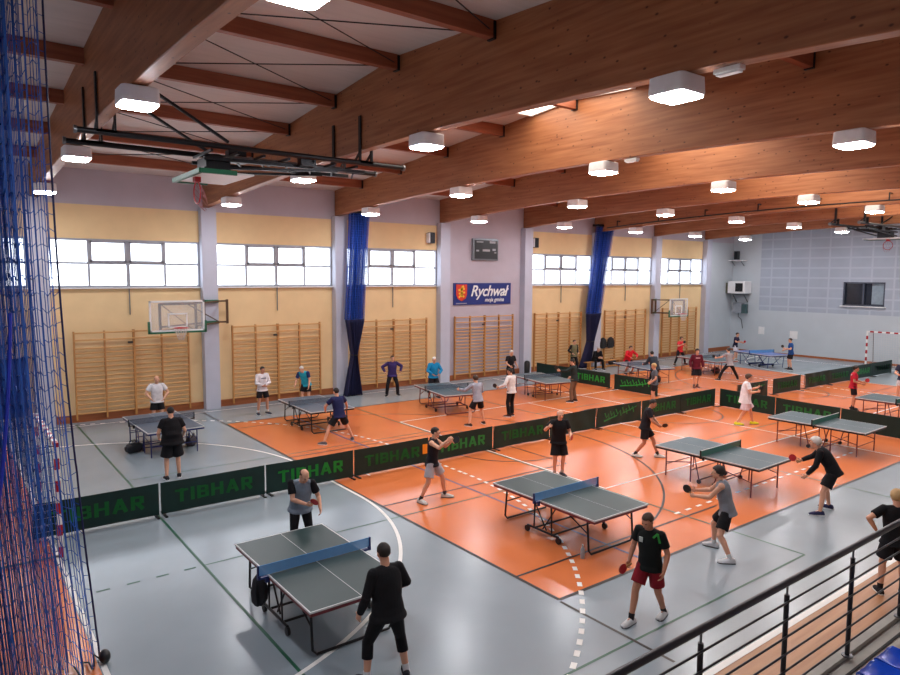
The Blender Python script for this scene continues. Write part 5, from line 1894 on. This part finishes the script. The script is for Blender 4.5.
person('player in white polo and black shorts behind the table nearest the net', 5.52, 23.2, 186, 1.74, 1.06, lean=4, fl=(-.14, 0), fr=(.14, 0), lh=(-.02, .16, -.42), rh=(.02, .16, -.42),
       lpole=(-1, -.3, -.1), rpole=(1, -.3, -.1), head=(0, 8), shirt=(218, 216, 220), sleeve='short', bot=(26, 26, 30), shoe=(200, 200, 204), hair='brown', style='ring', baggy=1.15)
person('heavy-set man in black tee and shorts seen from behind at the navy-framed table', 4.40, 17.12, 8, 1.80, 1.38, lean=6, fl=(-.16, -.03), fr=(.14, .1), lh=(-.10, .16, -.42), rh=(.10, .18, -.42),
       head=(-6, 12), shirt=(20, 18, 22), sleeve='short', bot=(22, 22, 26), shoe=(40, 40, 44), sock=None, hair='dark', baggy=1.35)
person('player in maroon jersey and black shorts walking with arms down', 27.38, 17.62, 215, 1.80, 1.06, lean=3, fl=(-.09, .02), fr=(.10, .12), lh=(-.10, .04, -.50), rh=(.10, .05, -.50), head=(0, 4),
       shirt=(92, 22, 40), sleeve='long', bot=(26, 24, 30), shoe=(110, 60, 50), sock=(60, 60, 64), hair='dark', baggy=1.4, extra=p27_extra)
person('player in red tee and black leggings in a wide stance before the last wall bars', 33.7, 22.75, 190, 1.72, 1.0, hip=.86, lean=10, fl=(-.44, 0), fr=(.44, .05), fly=-20, fry=20, lh=(-.02, .3, -.28), rh=(.06, .34, -.1),
       shirt=(208, 48, 56), sleeve='short', bottom='tight', bot=(24, 24, 28), shoe=(30, 30, 34), hair='brown', bat='r', bat_label='bat of the red-shirted player in wide stance')
person('player in light grey tee and black trousers in a wide stance from behind', 30.75, 17.95, 20, 1.74, 1.0, hip=.80, lean=14, twist=-14, fl=(-.55, .06), fr=(.52, .0), fly=-26, fry=30, lh=(-.26, .40, -.22), rh=(.16, .3, -.24),
       shirt=(150, 148, 154), sleeve='short', bottom='trousers', bot=(26, 22, 26), shoe=(50, 40, 44), hair='dark', bat='l', bat_label='bat of the grey-shirted player in wide stance')
person('player in dark navy tee at the far end of the royal blue table', 38.1, 21.9, 172, 1.74, .95, lean=10, fl=(-.14, 0), fr=(.14, 0), lh=(-.02, .3, -.3), rh=(.1, .36, -.22), head=(0, 4),
       shirt=(34, 34, 60), sleeve='short', bot=(210, 206, 214), shoe=(60, 60, 64), hair='dark', bat='l', bat_label='bat of the navy-shirted player at the royal blue table')
person('player in royal blue tee and black shorts before the pale end wall', 36.92, 18.0, 320, 1.76, .98, lean=4, fl=(-.16, 0), fr=(.16, .05), lh=(-.02, .32, -.24), rh=(.06, .26, -.36), head=(-10, 6),
       shirt=(28, 70, 132), sleeve='short', bot=(24, 24, 28), shoe=(40, 40, 44), sock=(40, 40, 44), hair='dark', bat='l', bat_label='bat of the royal-blue-shirted player')
person('player in red and white shirt and black shorts near the right edge', 27.72, 11.1, 160, 1.72, .94, lean=4, fl=(-.13, 0), fr=(.14, .04), lh=(.0, .28, -.32), rh=(.06, .26, -.34), head=(6, 6),
       shirt=(186, 30, 52), sleeve='short', bot=(34, 24, 28), shoe=(30, 30, 34), sock=(40, 40, 44), hair='dark', skin='b', bat='l', bat_label='dark bat of the player in red and white', extra=p32_extra)
person('player in navy and white at the very right edge of the picture', 31.55, 10.75, 250, 1.74, 1.0, lean=8, fl=(-.16, 0), fr=(.16, 0), lh=(-.02, .28, -.3), rh=(.02, .3, -.3), shirt=(44, 50, 72), sleeve='short', bot=(210, 212, 218), hair='dark')
flush_jobs()

# ------------------------------------------------------------------ world, camera, exposure
w = bpy.data.worlds.new('overcast')
sc.world = w
w.use_nodes = True
w.node_tree.nodes['Background'].inputs['Color'].default_value = (.8, .88, 1, 1)
w.node_tree.nodes['Background'].inputs['Strength'].default_value = .6
cam_d = bpy.data.cameras.new('camera')
cam = bpy.data.objects.new('camera', cam_d)
COL.objects.link(cam)
yaw, pitch, roll = .647, .092, .006
fw = V((math.sin(yaw) * math.cos(pitch), math.cos(yaw) * math.cos(pitch), -math.sin(pitch)))
rt = V((math.cos(yaw), -math.sin(yaw), 0))
up = rt.cross(fw)
r2 = rt * math.cos(roll) + up * math.sin(roll)
u2 = -rt * math.sin(roll) + up * math.cos(roll)
R = Matrix((r2, u2, -fw)).transposed().to_4x4()
cam.matrix_world = Matrix.Translation((0, 0, 5.049)) @ R
cam_d.sensor_fit = 'HORIZONTAL'
cam_d.sensor_width = 36
cam_d.lens = 675.519 / 900 * 36
cam_d.clip_start = .05
sc.camera = cam
vs = sc.view_settings
vs.view_transform = 'Standard'
vs.look = 'None'
vs.exposure = 0.12
vs.gamma = 1
vs.use_curve_mapping = False
sc.cycles.max_bounces = 6
sc.cycles.diffuse_bounces = 4
sc.cycles.glossy_bounces = 3
sc.cycles.transparent_max_bounces = 24
sc.cycles.sample_clamp_indirect = 4
sc.cycles.caustics_reflective = False
sc.cycles.caustics_refractive = False
